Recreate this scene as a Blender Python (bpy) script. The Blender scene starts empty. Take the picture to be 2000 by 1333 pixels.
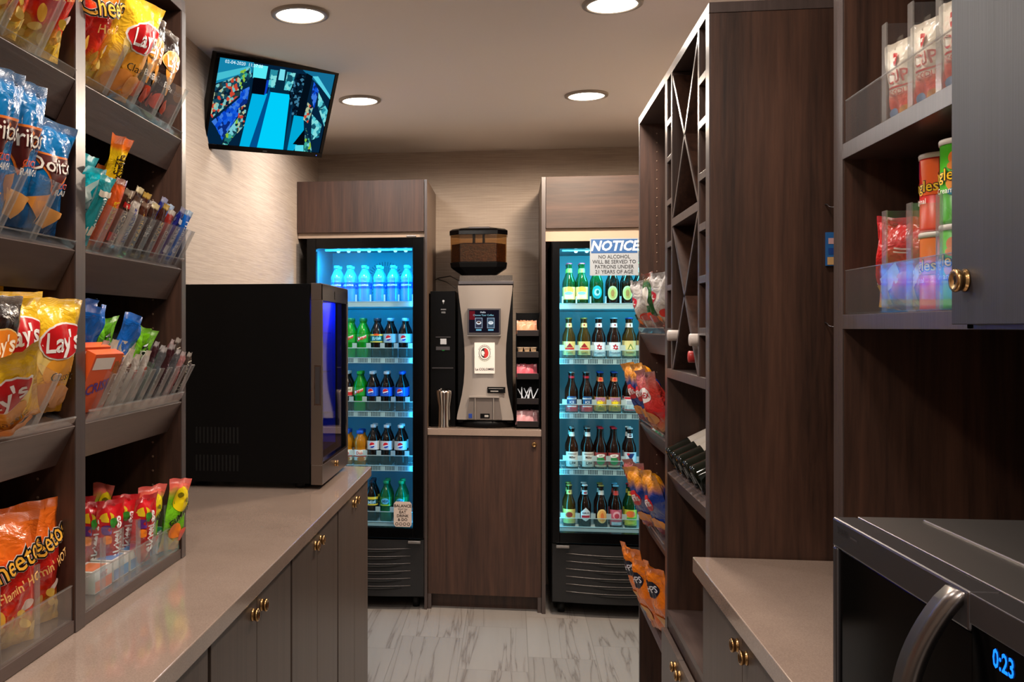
import bpy, bmesh, math, random
from mathutils import Vector, Matrix, noise
PI = math.pi
random.seed(7)
S = bpy.context.scene
COL = S.collection

# ------------------------------------------------------------------ camera
HC = 1.45
YAW = math.atan(1900/14000)
cam = bpy.data.cameras.new('camera'); camo = bpy.data.objects.new('camera', cam); COL.objects.link(camo)
camo.location = (0, 0, HC); camo.rotation_euler = (PI/2, 0, YAW)
cam.sensor_width = 36; cam.lens = 1900/2000*36
cam.shift_x = (1900*math.tan(YAW))/2000
cam.shift_y = -26.5/2000
cam.clip_start = 0.02
S.camera = camo
# ------------------------------------------------------------------ world, exposure
S.view_settings.view_transform = 'Standard'; S.view_settings.look = 'None'
S.view_settings.gamma = 1; S.view_settings.use_curve_mapping = False
S.view_settings.exposure = 0.0
S.cycles.use_denoising = True
S.cycles.transparent_max_bounces = 32
S.cycles.max_bounces = 10
S.cycles.sample_clamp_indirect = 4
W = bpy.data.worlds.new('world'); S.world = W; W.use_nodes = True
W.node_tree.nodes['Background'].inputs[0].default_value = (1.0, .88, .78, 1)
W.node_tree.nodes['Background'].inputs[1].default_value = 0.42  # even warm fill added through the open near end of the room

def lin(c):
    return tuple((x/255/12.92 if x/255 <= .04045 else ((x/255+.055)/1.055)**2.4) for x in c)

def area(name, loc, rot, sx, sy, power, color):
    l = bpy.data.lights.new(name, 'AREA'); l.shape = 'RECTANGLE'; l.size = sx; l.size_y = sy
    l.energy = power; l.color = color
    o = bpy.data.objects.new(name, l); COL.objects.link(o); o.location = loc; o.rotation_euler = rot
    return o
# LED tubes of the two drink coolers, behind the door frames
LEDL = (0.0, .50, 1.0); LEDR = (.06, .72, 1.0)
for x0, x1, c, p, ztop in ((-1.0, -.505, LEDL, 2.0, 1.85), (.24, .77, LEDR, 1.8, 1.835)):
    area('cooler_led', (x0-.006, 5.02, 1.13), (PI/2, 0, -PI*.22), .02, 1.36, p, c)
    area('cooler_led', (x1+.006, 5.02, 1.13), (PI/2, 0, PI*.22), .02, 1.36, p, c)
    area('cooler_led', ((x0+x1)/2, 5.03, ztop-.008), (PI*.14, 0, 0), .46, .03, p*5.0, c)
# recessed ceiling lamps: positions (the lamps themselves and their light are built below)
LAMPS = [(-.672, 3.05), (.308, 3.08), (-.665, 4.24), (.318, 4.28), (-.40, 1.75), (.25, 1.75), (-.40, .50), (.25, .50), (-.2, -.7)]
LAMP_M = [.36, 1.0, .36, 1.1, .85, .5, 1.0, .3, .4]; LAMP_S = [.4, .9, .9, 3.7, .6, .35, .8, .25, .4]
LAMP_W = 27.0
LAMP_C = (1.0, .89, .79)

# ------------------------------------------------------------------ materials
MATS = {}
def nodes(name):
    m = bpy.data.materials.new(name); m.use_nodes = True
    return m, m.node_tree.nodes, m.node_tree.links, m.node_tree.nodes['Principled BSDF']
def mat(name, c, r=.5, metal=0, spec=.5, coat=0, emit=0, trans=0):
    if name in MATS: return MATS[name]
    m, n, l, b = nodes(name); L = lin(c)
    b.inputs['Base Color'].default_value = (*L, 1); b.inputs['Roughness'].default_value = r
    b.inputs['Metallic'].default_value = metal; b.inputs['Specular IOR Level'].default_value = spec
    b.inputs['Coat Weight'].default_value = coat
    if emit:
        b.inputs['Emission Color'].default_value = (*L, 1); b.inputs['Emission Strength'].default_value = emit
    MATS[name] = m; return m
def P(c, r=.32):            # printed film or card colour
    return mat('print_%d_%d_%d_%d' % (*c, int(r*100)), c, r, 0, .5)
def emit_mat(c, s=1.0):
    k = 'glow_%d_%d_%d_%d' % (*c, int(s*100))
    if k in MATS: return MATS[k]
    m = bpy.data.materials.new(k); m.use_nodes = True; n = m.node_tree.nodes; n.clear()
    e = n.new('ShaderNodeEmission'); o = n.new('ShaderNodeOutputMaterial')
    e.inputs[0].default_value = (*lin(c), 1); e.inputs[1].default_value = s
    m.node_tree.links.new(e.outputs[0], o.inputs[0]); MATS[k] = m; return m
def tex(n, l, scale, coord='Object', kind='ShaderNodeTexNoise', sc=1, det=4, rough=.55, dist=0, rot=(0, 0, 0)):
    tc = n.new('ShaderNodeTexCoord'); mp = n.new('ShaderNodeMapping'); t = n.new(kind)
    mp.inputs['Scale'].default_value = scale; mp.inputs['Rotation'].default_value = rot
    l.new(tc.outputs[coord], mp.inputs[0]); l.new(mp.outputs[0], t.inputs['Vector']); t.inputs['Scale'].default_value = sc
    if kind == 'ShaderNodeTexNoise':
        t.inputs['Detail'].default_value = det; t.inputs['Roughness'].default_value = rough; t.inputs['Distortion'].default_value = dist
    return t
def ramp(n, l, src, stops, interp='LINEAR'):
    r = n.new('ShaderNodeValToRGB'); l.new(src, r.inputs[0]); r.color_ramp.interpolation = interp
    el = r.color_ramp.elements
    while len(el) < len(stops): el.new(.5)
    for e, (p, c) in zip(el, stops): e.position = p; e.color = (*lin(c), 1)
    return r
def wood(name, dark, light, scale=(14, 14, .9), r=.34, bump=.03, coat=.0, lo=.30, hi=.72):
    m, n, l, b = nodes(name)
    t = tex(n, l, scale, det=6, rough=.62, dist=1.1)
    t2 = tex(n, l, tuple(s*7 for s in scale), det=3, rough=.6)
    mx = n.new('ShaderNodeMix'); mx.inputs[0].default_value = .35
    l.new(t.outputs[0], mx.inputs[2]); l.new(t2.outputs[0], mx.inputs[3])
    rp = ramp(n, l, mx.outputs[0], [(lo, dark), (hi, light)])
    l.new(rp.outputs[0], b.inputs['Base Color']); b.inputs['Roughness'].default_value = r
    b.inputs['Coat Weight'].default_value = coat; b.inputs['Coat Roughness'].default_value = .2
    bp = n.new('ShaderNodeBump'); bp.inputs['Strength'].default_value = bump*4; bp.inputs['Distance'].default_value = .002
    l.new(t2.outputs[0], bp.inputs['Height']); l.new(bp.outputs[0], b.inputs['Normal'])
    return m
def speck(name, c1, c2, sc=400, r=.2, coat=0, metal=0, bump=0):
    m, n, l, b = nodes(name)
    t = tex(n, l, (1, 1, 1), sc=sc, det=2, rough=.7)
    t2 = tex(n, l, (1, 1, 1), sc=6, det=3)
    mx = n.new('ShaderNodeMix'); mx.inputs[0].default_value = .35
    l.new(t.outputs[0], mx.inputs[2]); l.new(t2.outputs[0], mx.inputs[3])
    rp = ramp(n, l, mx.outputs[0], [(.35, c1), (.65, c2)]); l.new(rp.outputs[0], b.inputs['Base Color'])
    b.inputs['Roughness'].default_value = r; b.inputs['Coat Weight'].default_value = coat; b.inputs['Metallic'].default_value = metal
    if bump:
        bp = n.new('ShaderNodeBump'); bp.inputs['Strength'].default_value = bump; bp.inputs['Distance'].default_value = .003
        l.new(t.outputs[0], bp.inputs['Height']); l.new(bp.outputs[0], b.inputs['Normal'])
    return m
def clear(name, tint=(1, 1, 1), gloss=.06, haze=0.0, hazec=(200, 205, 210), r=.03, ior=1.45):
    m = bpy.data.materials.new(name); m.use_nodes = True; n = m.node_tree.nodes; l = m.node_tree.links; n.clear()
    o = n.new('ShaderNodeOutputMaterial'); t = n.new('ShaderNodeBsdfTransparent'); g = n.new('ShaderNodeBsdfGlossy')
    t.inputs[0].default_value = (*tint, 1); g.inputs['Roughness'].default_value = r
    fr = n.new('ShaderNodeFresnel'); fr.inputs[0].default_value = ior
    ad = n.new('ShaderNodeMath'); ad.operation = 'ADD'; ad.inputs[1].default_value = gloss; ad.use_clamp = True
    gm = n.new('ShaderNodeNewGeometry'); ml = n.new('ShaderNodeMath'); ml.operation = 'MULTIPLY'; iv = n.new('ShaderNodeMath'); iv.operation = 'SUBTRACT'; iv.inputs[0].default_value = 1
    l.new(gm.outputs['Backfacing'], iv.inputs[1])          # only the outer side of a thin clear sheet mirrors
    l.new(fr.outputs[0], ad.inputs[0]); l.new(ad.outputs[0], ml.inputs[0]); l.new(iv.outputs[0], ml.inputs[1])
    mx = n.new('ShaderNodeMixShader'); l.new(ml.outputs[0], mx.inputs[0])
    base = t.outputs[0]
    if haze:
        d = n.new('ShaderNodeBsdfDiffuse'); d.inputs[0].default_value = (*lin(hazec), 1)
        tl = n.new('ShaderNodeBsdfTranslucent'); tl.inputs[0].default_value = (*lin(hazec), 1)
        a = n.new('ShaderNodeMixShader'); a.inputs[0].default_value = .5; l.new(d.outputs[0], a.inputs[1]); l.new(tl.outputs[0], a.inputs[2])
        h = n.new('ShaderNodeMixShader'); h.inputs[0].default_value = haze
        l.new(t.outputs[0], h.inputs[1]); l.new(a.outputs[0], h.inputs[2]); base = h.outputs[0]
    l.new(base, mx.inputs[1]); l.new(g.outputs[0], mx.inputs[2]); l.new(mx.outputs[0], o.inputs[0])
    return m
def film(name, stops, amp=.05, nsc=9, r=.24, metal=0.0, bump=.45):
    """printed bag film: colour bands up the bag (UV v) with ragged borders, crinkled surface"""
    m, n, l, b = nodes(name)
    tc = n.new('ShaderNodeTexCoord'); sp = n.new('ShaderNodeSeparateXYZ'); l.new(tc.outputs['UV'], sp.inputs[0])
    t = n.new('ShaderNodeTexNoise'); t.inputs['Scale'].default_value = nsc; t.inputs['Detail'].default_value = 4; l.new(tc.outputs['UV'], t.inputs['Vector'])
    s = n.new('ShaderNodeMath'); s.operation = 'MULTIPLY_ADD'; s.inputs[1].default_value = amp*2; l.new(t.outputs[0], s.inputs[0]); 
    sb = n.new('ShaderNodeMath'); sb.operation = 'SUBTRACT'; sb.inputs[1].default_value = amp; l.new(sp.outputs[1], sb.inputs[0]); l.new(sb.outputs[0], s.inputs[2])
    rp = ramp(n, l, s.outputs[0], stops); l.new(rp.outputs[0], b.inputs['Base Color'])
    b.inputs['Roughness'].default_value = r; b.inputs['Metallic'].default_value = metal
    b.inputs['Specular IOR Level'].default_value = .7
    b.inputs['Coat Weight'].default_value = .35; b.inputs['Coat Roughness'].default_value = .12
    t2 = tex(n, l, (1, 1, 1), sc=28, det=3, rough=.6, dist=.6)
    w = n.new('ShaderNodeTexWave'); w.bands_direction = 'Y'; w.inputs['Scale'].default_value = 60; l.new(tc.outputs['UV'], w.inputs['Vector'])
    gt = n.new('ShaderNodeMath'); gt.operation = 'GREATER_THAN'; gt.inputs[1].default_value = .93; l.new(sp.outputs[1], gt.inputs[0])
    ml = n.new('ShaderNodeMath'); ml.operation = 'MULTIPLY'; l.new(w.outputs['Fac'], ml.inputs[0]); l.new(gt.outputs[0], ml.inputs[1])
    m2 = n.new('ShaderNodeMath'); m2.operation = 'MULTIPLY_ADD'; m2.inputs[1].default_value = .15; l.new(ml.outputs[0], m2.inputs[0]); l.new(t2.outputs[0], m2.inputs[2])
    bp = n.new('ShaderNodeBump'); bp.inputs['Strength'].default_value = bump; bp.inputs['Distance'].default_value = .014
    l.new(m2.outputs[0], bp.inputs['Height']); l.new(bp.outputs[0], b.inputs['Normal'])
    return m

WOOD = wood('walnut_laminate', (28, 15, 10), (84, 55, 41), r=.42)
WOODH = wood('walnut_laminate_across', (34, 20, 15), (84, 58, 46), scale=(.9, 14, 14), r=.55)
WOODC = wood('walnut_laminate_front', (36, 20, 15), (84, 55, 41), scale=(17, 17, .8), r=.52)
EDGE = wood('lit_edge_laminate', (58, 48, 45), (84, 71, 68), scale=(30, 30, .8), r=.32, coat=.08, lo=.25, hi=.75)  # greyer than the walnut: light on the front edges put into the colour
GREYW = wood('grey_brown_door_laminate', (66, 55, 49), (96, 82, 74), scale=(60, 60, .35), r=.38)
BOARD = wood('lit_board_laminate', (62, 48, 44), (92, 76, 70), scale=(14, .9, 14), r=.34)  # grey of the lit fascias painted into the board colour
STONE = speck('taupe_quartz', (138, 119, 107), (160, 140, 127), sc=350, r=.13, coat=.3)
CEILM = mat('ceiling_paint', (240, 231, 222), .8)
BLACK = mat('black_plastic', (8, 8, 9), .42, spec=.12)
BLACKG = mat('black_gloss', (4, 4, 5), .14, spec=.22)
BLACKM = mat('black_matte', (14, 13, 13), .6)
BRASS = mat('brass', (190, 150, 100), .24, 1)
STEEL = mat('brushed_steel', (176, 170, 166), .32, 1)
DSTEEL = mat('dark_steel', (96, 92, 94), .34, .9)
CHROME = mat('chrome', (220, 215, 210), .12, 1)
WHITEP = mat('white_plastic', (228, 232, 232), .45)
LINER = mat('cooler_liner', (104, 128, 138), .6)
ACR = clear('clear_acrylic', (.97, .98, .98), gloss=.09, haze=.05, ior=1.45)
ACRE = clear('acrylic_edge', (.9, .92, .92), gloss=.06, haze=.23, hazec=(196, 190, 186), r=.15, ior=1.4)
GLASS = clear('door_glass', (.98, .99, .99), gloss=.012, ior=1.35)
GLASSD = clear('tinted_glass', (.66, .68, .76), gloss=.05)
GUARD = clear('milky_guard', (.75, .92, .95), gloss=.06, haze=.55, hazec=(235, 250, 250), r=.2)

GUARDC = clear('clear_guard', (.85, .95, .97), gloss=.03, haze=.07, hazec=(150, 215, 225), r=.1)

def floor_mat():
    m, n, l, b = nodes('stone_look_tile')
    tc = n.new('ShaderNodeTexCoord'); sp = n.new('ShaderNodeSeparateXYZ'); l.new(tc.outputs['Object'], sp.inputs[0])
    def M(op, a, bb=None, c=None, clampv=False):
        x = n.new('ShaderNodeMath'); x.operation = op
        for i, v in enumerate((a, bb, c)):
            if v is None: continue
            if isinstance(v, (int, float)): x.inputs[i].default_value = v
            else: l.new(v, x.inputs[i])
        return x.outputs[0]
    cx = M('DIVIDE', M('ADD', sp.outputs[0], .226), .2955); ci = M('FLOOR', cx); fx = M('FRACT', cx)
    yy = M('DIVIDE', M('SUBTRACT', sp.outputs[1], M('MULTIPLY_ADD', ci, .19, 4.136)), .6); ri = M('FLOOR', yy); fy = M('FRACT', yy)
    dx = M('MULTIPLY', M('MINIMUM', fx, M('SUBTRACT', 1.0, fx)), .2955); dy = M('MULTIPLY', M('MINIMUM', fy, M('SUBTRACT', 1.0, fy)), .6)
    g = M('LESS_THAN', M('MINIMUM', dx, dy), .0016)
    wn = n.new('ShaderNodeTexWhiteNoise'); cb = n.new('ShaderNodeCombineXYZ'); l.new(ci, cb.inputs[0]); l.new(ri, cb.inputs[1]); l.new(cb.outputs[0], wn.inputs['Vector'])
    off = n.new('ShaderNodeVectorMath'); off.operation = 'SCALE'; off.inputs['Scale'].default_value = 13; l.new(wn.outputs['Color'], off.inputs[0])
    ad = n.new('ShaderNodeVectorMath'); ad.operation = 'ADD'; l.new(tc.outputs['Object'], ad.inputs[0]); l.new(off.outputs[0], ad.inputs[1])
    mp = n.new('ShaderNodeMapping'); mp.inputs['Scale'].default_value = (9.5, .42, 1); mp.inputs['Rotation'].default_value = (0, 0, .06); l.new(ad.outputs[0], mp.inputs[0])
    t = n.new('ShaderNodeTexNoise'); t.inputs['Scale'].default_value = 1.0; t.inputs['Detail'].default_value = 6; t.inputs['Distortion'].default_value = .55; l.new(mp.outputs[0], t.inputs['Vector'])
    v = M('ABSOLUTE', M('SUBTRACT', t.outputs[0], .52))
    vein = ramp(n, l, v, [(0, (122, 113, 107)), (.006, (146, 138, 132)), (.022, (160, 153, 147)), (.2, (166, 159, 153))])
    tone = M('MULTIPLY_ADD', wn.outputs['Value'], .13, .70)
    mx = n.new('ShaderNodeVectorMath'); mx.operation = 'SCALE'; l.new(vein.outputs[0], mx.inputs[0]); l.new(tone, mx.inputs['Scale'])
    fin = n.new('ShaderNodeMix'); fin.data_type = 'RGBA'; l.new(g, fin.inputs[0]); l.new(mx.outputs[0], fin.inputs[6]); fin.inputs[7].default_value = (*lin((120, 114, 108)), 1)
    l.new(fin.outputs[2], b.inputs['Base Color']); b.inputs['Roughness'].default_value = .38
    return m
def wall_mat():
    m, n, l, b = nodes('linen_wallcovering')
    t = tex(n, l, (5, 5, 260), det=3, rough=.7); t2 = tex(n, l, (200, 200, 5), det=2)
    mx = n.new('ShaderNodeMix'); mx.inputs[0].default_value = .25; mx.inputs[0].default_value = .10; l.new(t.outputs[0], mx.inputs[2]); l.new(t2.outputs[0], mx.inputs[3])
    rp = ramp(n, l, mx.outputs[0], [(.3, (158, 142, 128)), (.7, (188, 172, 157))]); l.new(rp.outputs[0], b.inputs['Base Color'])
    b.inputs['Roughness'].default_value = .75
    bp = n.new('ShaderNodeBump'); bp.inputs['Strength'].default_value = .25; bp.inputs['Distance'].default_value = .002
    l.new(t.outputs[0], bp.inputs['Height']); l.new(bp.outputs[0], b.inputs['Normal'])
    return m

# ------------------------------------------------------------------ mesh helpers
class MB:
    def __init__(s): s.v = []; s.f = []; s.m = []; s.uv = {}; s.mats = []; s.sm = []
    def mi(s, m):
        if m not in s.mats: s.mats.append(m)
        return s.mats.index(m)
    def add(s, vs, fs, m, smooth=False, uvs=None):
        o = len(s.v); s.v += [tuple(v) for v in vs]; i = s.mi(m)
        if uvs:
            for k, q in enumerate(uvs): s.uv[o+k] = q
        for f in fs: s.f.append(tuple(o+k for k in f)); s.m.append(i); s.sm.append(smooth)
        return s
    def box(s, x0, x1, y0, y1, z0, z1, m, T=None):
        vs = [Vector((x, y, z)) for z in (z0, z1) for x, y in ((x0, y0), (x1, y0), (x1, y1), (x0, y1))]
        if T: vs = [T @ v for v in vs]
        return s.add(vs, [(0, 3, 2, 1), (4, 5, 6, 7), (0, 1, 5, 4), (1, 2, 6, 5), (2, 3, 7, 6), (3, 0, 4, 7)], m)
    def prism(s, poly, a, b, m, axis='Y', T=None):
        """polygon (p,q) extruded from a to b along axis; axis Y: (x,z); X: (y,z); Z: (x,y)"""
        def mk(p, q, t): return Vector({'Y': (p, t, q), 'X': (t, p, q), 'Z': (p, q, t)}[axis])
        n = len(poly); vs = [mk(p, q, a) for p, q in poly]+[mk(p, q, b) for p, q in poly]
        if T: vs = [T @ v for v in vs]
        fs = [tuple(range(n))[::-1], tuple(range(n, 2*n))]+[(i, (i+1) % n, n+(i+1) % n, n+i) for i in range(n)]
        return s.add(vs, fs, m)
    def lathe(s, prof, m, seg=20, T=None, cap=True, ang=None):
        vs = []; n = len(prof)
        for r, z in prof:
            for k in range(seg):
                a = 2*PI*k/seg; vs.append(Vector((r*math.cos(a), r*math.sin(a), z)))
        fs = [(i*seg+k, i*seg+(k+1) % seg, (i+1)*seg+(k+1) % seg, (i+1)*seg+k) for i in range(n-1) for k in range(seg)]
        if cap:
            if prof[0][0] > 1e-5: fs.append(tuple(range(seg))[::-1])
            if prof[-1][0] > 1e-5: fs.append(tuple(range((n-1)*seg, n*seg)))
        if T: vs = [T @ v for v in vs]
        return s.add(vs, fs, m, True)
    def tube(s, pts, r, m, seg=8, rx=None):
        pts = [Vector(p) for p in pts]; vs = []; n = len(pts); up = Vector((0, 0, 1))
        for i, p in enumerate(pts):
            d = (pts[min(i+1, n-1)]-pts[max(i-1, 0)]).normalized()
            a = d.cross(up); a = a.normalized() if a.length > 1e-3 else Vector((1, 0, 0)); b = a.cross(d).normalized()
            for k in range(seg):
                t = 2*PI*k/seg; vs.append(p+a*math.cos(t)*(rx or r)+b*math.sin(t)*r)
        fs = [(i*seg+k, i*seg+(k+1) % seg, (i+1)*seg+(k+1) % seg, (i+1)*seg+k) for i in range(n-1) for k in range(seg)]
        fs += [tuple(range(seg))[::-1], tuple(range((n-1)*seg, n*seg))]
        return s.add(vs, fs, m, True)
    def mapped(s, shape, m, fn, layer=1):
        vs, fs = shape; return s.add([fn(x, y, layer) for x, y in vs], fs, m, True)
    def build(s, name, parent=None, bevel=0, origin=None):
        me = bpy.data.meshes.new(name)
        wl = Vector(parent['_w']) if parent is not None and '_w' in parent else Vector((0, 0, 0))
        if parent is None and origin is None and s.v:
            xs, ys, zs = zip(*s.v); wl = Vector(((min(xs)+max(xs))/2, (min(ys)+max(ys))/2, min(zs)))
        me.from_pydata([Vector(v)-wl for v in s.v], [], s.f)
        for m in s.mats: me.materials.append(m)
        me.polygons.foreach_set('material_index', s.m); me.polygons.foreach_set('use_smooth', s.sm)
        if s.uv:
            ul = me.uv_layers.new(name='UVMap')
            for lp in me.loops: ul.data[lp.index].uv = s.uv.get(lp.vertex_index, (0, 0))
        me.validate(); me.update()
        o = bpy.data.objects.new(name, me); COL.objects.link(o)
        if parent is not None: o.parent = parent; o['_w'] = tuple(wl)
        else: o.location = wl; o['_w'] = tuple(wl)
        if bevel:
            b = o.modifiers.new('bevel', 'BEVEL'); b.width = bevel; b.segments = 2; b.limit_method = 'ANGLE'
        return o
def thing(name, label, cat, loc=(0, 0, 0), group=None, local=False):
    o = bpy.data.objects.new(name, None); COL.objects.link(o); o.location = loc; o.empty_display_size = .05
    o['label'] = label; o['category'] = cat; o['_w'] = (0, 0, 0) if local else tuple(loc)
    if group: o['group'] = group
    return o
def tag(o, label, cat, group=None):
    o['label'] = label; o['category'] = cat
    if group: o['group'] = group
    return o
def struct(o): o['kind'] = 'structure'; return o
def kids(o): return [c for c in bpy.data.objects if c.parent == o]
PROTO = {}
def dup(root, label, loc, rot=(0, 0, 0), group=None):
    """copy of a thing with its parts (and theirs); the prototype itself is used the first time"""
    if root.name not in PROTO:
        PROTO[root.name] = [(c, [g for g in kids(c)]) for c in kids(root)]; r = root
    else:
        r = root.copy(); COL.objects.link(r)
        for c, gs in PROTO[root.name]:
            d = c.copy(); COL.objects.link(d); d.parent = r
            for g in gs: e = g.copy(); COL.objects.link(e); e.parent = d
    r.location = loc; r.rotation_euler = rot; r['label'] = label
    if group: r['group'] = group
    return r

# ---- flat shapes (vertex list, face list) that get mapped on surfaces
def sub2(vs, fs, mx):
    bm = bmesh.new(); bv = [bm.verts.new((x, y, 0)) for x, y in vs]
    for f in fs:
        try: bm.faces.new([bv[i] for i in f])
        except ValueError: pass
    bmesh.ops.triangulate(bm, faces=bm.faces[:])
    for _ in range(5):
        ed = [e for e in bm.edges if e.calc_length() > mx]
        if not ed: break
        bmesh.ops.subdivide_edges(bm, edges=ed, cuts=1); bmesh.ops.triangulate(bm, faces=bm.faces[:])
    bm.verts.index_update()
    r = ([(v.co.x, v.co.y) for v in bm.verts], [tuple(v.index for v in f.verts) for f in bm.faces]); bm.free(); return r
TXT = {}
def text(body, size, cx=0, cy=0, rot=0, bold=0.0, shear=0, mx=.02, sx=1, spacing=1, align='CENTER'):
    k = (body, bold, shear, spacing, align)
    if k not in TXT:
        cu = bpy.data.curves.new('t', 'FONT'); cu.body = body; cu.size = 1; cu.offset = bold; cu.shear = shear
        cu.align_x = align; cu.align_y = 'CENTER'; cu.space_character = spacing; cu.resolution_u = 2; cu.fill_mode = 'FRONT'
        o = bpy.data.objects.new('t', cu); COL.objects.link(o); bpy.context.view_layer.update()
        me = bpy.data.meshes.new_from_object(o.evaluated_get(bpy.context.evaluated_depsgraph_get()))
        TXT[k] = ([(v.co.x, v.co.y) for v in me.vertices], [tuple(p.vertices) for p in me.polygons])
        bpy.data.objects.remove(o); bpy.data.curves.remove(cu); bpy.data.meshes.remove(me)
    vs, fs = TXT[k]; vs = [(x*size*sx, y*size) for x, y in vs]
    if mx: vs, fs = sub2(vs, fs, mx)
    c, s = math.cos(rot), math.sin(rot)
    return [(cx+x*c-y*s, cy+x*s+y*c) for x, y in vs], fs
def ell(cx, cy, rx, ry, rot=0, n=20, mx=.011, k=2.0):
    c, s = math.cos(rot), math.sin(rot); vs = []
    for i in range(n):
        a = 2*PI*i/n; ca, sa = math.cos(a), math.sin(a)
        x = rx*abs(ca)**(2/k)*(1 if ca > 0 else -1); y = ry*abs(sa)**(2/k)*(1 if sa > 0 else -1)
        vs.append((cx+x*c-y*s, cy+x*s+y*c))
    vs.append((cx, cy)); fs = [(i, (i+1) % n, n) for i in range(n)]
    return sub2(vs, fs, mx) if mx else (vs, fs)
def poly(pts, mx=.02):
    return sub2(pts, [tuple(range(len(pts)))], mx) if mx else (list(pts), [tuple(range(len(pts)))])
def rect(x0, x1, y0, y1, mx=.02): return poly([(x0, y0), (x1, y0), (x1, y1), (x0, y1)], mx)
def star(cx, cy, r, n=9, q=.6, mx=.02):
    return poly([(cx+r*(1 if i % 2 else q)*math.cos(PI*i/n), cy+r*(1 if i % 2 else q)*math.sin(PI*i/n)) for i in range(2*n)], mx)

# ------------------------------------------------------------------ the room
XL, XR, YB, ZC = -1.115, 1.02, 5.56, 2.455
WALLM = wall_mat()
struct(MB().box(XL-.1, XR+.1, -1.6, YB+.1, -.05, 0, floor_mat()).build('floor', origin=1))
struct(MB().box(XL-.1, XR+.1, -1.6, YB+.1, ZC, ZC+.05, CEILM).build('ceiling', origin=1))
struct(MB().box(XL-.1, XL, -1.6, YB+.1, 0, ZC, WALLM).build('wall_left', origin=1))
struct(MB().box(XR, XR+.1, -1.6, YB+.1, 0, ZC, WALLM).build('wall_right', origin=1))
struct(MB().box(XL, XR, YB, YB+.1, 0, ZC, WALLM).build('wall_back', origin=1))

lens = emit_mat((255, 244, 226), 14)
where = ['nearer left lamp, above the countertop cooler', 'nearer right lamp, beside the wine rack top', 'left rear lamp of the four, beside the hanging monitor', 'right rear lamp of the four, in front of the notice']
for i, (x, y) in enumerate(LAMPS):
    lab = 'round recessed white ceiling light, '+(where[i] if i < 4 else ['over the near left counter', 'over the near right counter', 'above the camera on the left', 'above the camera on the right', 'by the room entrance'][i-4])
    t = thing('ceiling_light', lab[:110], 'ceiling light', (x, y, ZC), 'recessed ceiling lights')
    ring = MB(); ring.lathe([(.076, -.001), (.077, -.010), (.092, -.007), (.0935, -.0005)], mat('lamp_trim', (150, 138, 126), .4), 40, Matrix.Translation((x, y, ZC)), cap=False); ring.build('trim_ring', t)
    MB().lathe([(.0765, -.006), (.05, -.0045), (0, -.004)], lens, 40, Matrix.Translation((x, y, ZC)), cap=False).build('lens', t)
    LC = (1.0, .95, .91) if i in (0, 2) else (1.0, .81, .63) if i == 3 else LAMP_C
    sp = bpy.data.lights.new('lamp_light', 'SPOT'); sp.energy = LAMP_W*LAMP_M[i]; sp.color = LC; sp.spot_size = math.radians(122); sp.spot_blend = .35; sp.shadow_soft_size = .07
    so = bpy.data.objects.new('lamp_light', sp); COL.objects.link(so); so.parent = t; so.location = (0, 0, -.03)
    sp = bpy.data.lights.new('lamp_spill', 'SPOT'); sp.energy = LAMP_W*1.15*LAMP_S[i]; sp.color = LC; sp.spot_size = math.radians(179); sp.spot_blend = .22; sp.shadow_soft_size = .09
    so = bpy.data.objects.new('lamp_spill', sp); COL.objects.link(so); so.parent = t; so.location = (0, 0, -.03)

# ------------------------------------------------------------------ knobs and base cabinets
def knob(parent, x, y, z, dirn, name='lock_knob', s=1.0):
    """brass cam lock: flange, dished face with key slot; dirn = unit vector away from the door"""
    T = Matrix.Translation((x, y, z)) @ Vector(dirn).to_track_quat('Z', 'Y').to_matrix().to_4x4() @ Matrix.Scale(s, 4)
    b = MB(); b.lathe([(.0001, 0), (.0135, 0), (.0135, .002), (.0120, .0035), (.0116, .006), (.0128, .0072), (.0138, .0100), (.0134, .0125), (.0118, .0140), (.009, .0134), (.0070, .0122), (0, .0118)], BRASS, 24, T)
    b.box(-.001, .001, -.005, .005, .0114, .0123, BLACK, T)
    return b.build(name, parent)
def base_cab(label, x_face, x_back, y0, y1, ztop, sgn, zk, kgap=.036, mat_door=GREYW, group=None, knobs=True, toe=.1):
    """sgn = +1: doors face +X, -1: doors face -X"""
    t = thing('base_cabinet', label, 'cabinet', ((x_face+x_back)/2, (y0+y1)/2, 0), group)
    xb = x_face-sgn*.019
    bd = MB(); bd.box(min(xb, x_back), max(xb, x_back), y0, y1, toe, ztop, WOOD); bd.box(min(xb-sgn*.05, x_back), max(xb-sgn*.05, x_back), y0, y1, 0, toe, BLACKM); bd.build('carcass', t)
    ym = (y0+y1)/2
    for a, b, yk in ((y0+.006, ym-.0015, ym-kgap), (ym+.0015, y1-.006, ym+kgap)):
        d = MB().box(min(x_face, xb+sgn*.001), max(x_face, xb+sgn*.001), a, b, toe+.005, ztop-.004, mat_door).build('door', t, .0012)
        if knobs: knob(d, x_face, yk, zk, (sgn, 0, 0))
    return t
gp = ['countertop end nearest the coffee station', 'under the countertop cooler', 'third from the cooler end', 'second from the near end of the left counter', 'nearest the camera under the left counter']
ys = [3.575, 2.944, 2.308, 1.663, 1.03, .42, -.2]
gn = ['at the far end of the left counter', 'under the countertop cooler', 'in the middle of the left counter', 'under the cheese puff bags', 'nearest the bottom left picture corner', 'beside the camera']
for i in range(6):
    base_cab('grey-brown two-door base cabinet with brass locks '+gn[i], -.53, XL+.004, ys[i+1]+.004, ys[i]-.002, .893, 1, .858, group='base cabinets under the left counter')
tag(MB().box(XL+.002, -.518, -.8, 3.58, .897, .932, STONE).build('countertop', None, .002), 'long taupe stone countertop running under the black countertop cooler', 'countertop')
ys = [2.27, 1.50, .75, 0]
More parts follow.
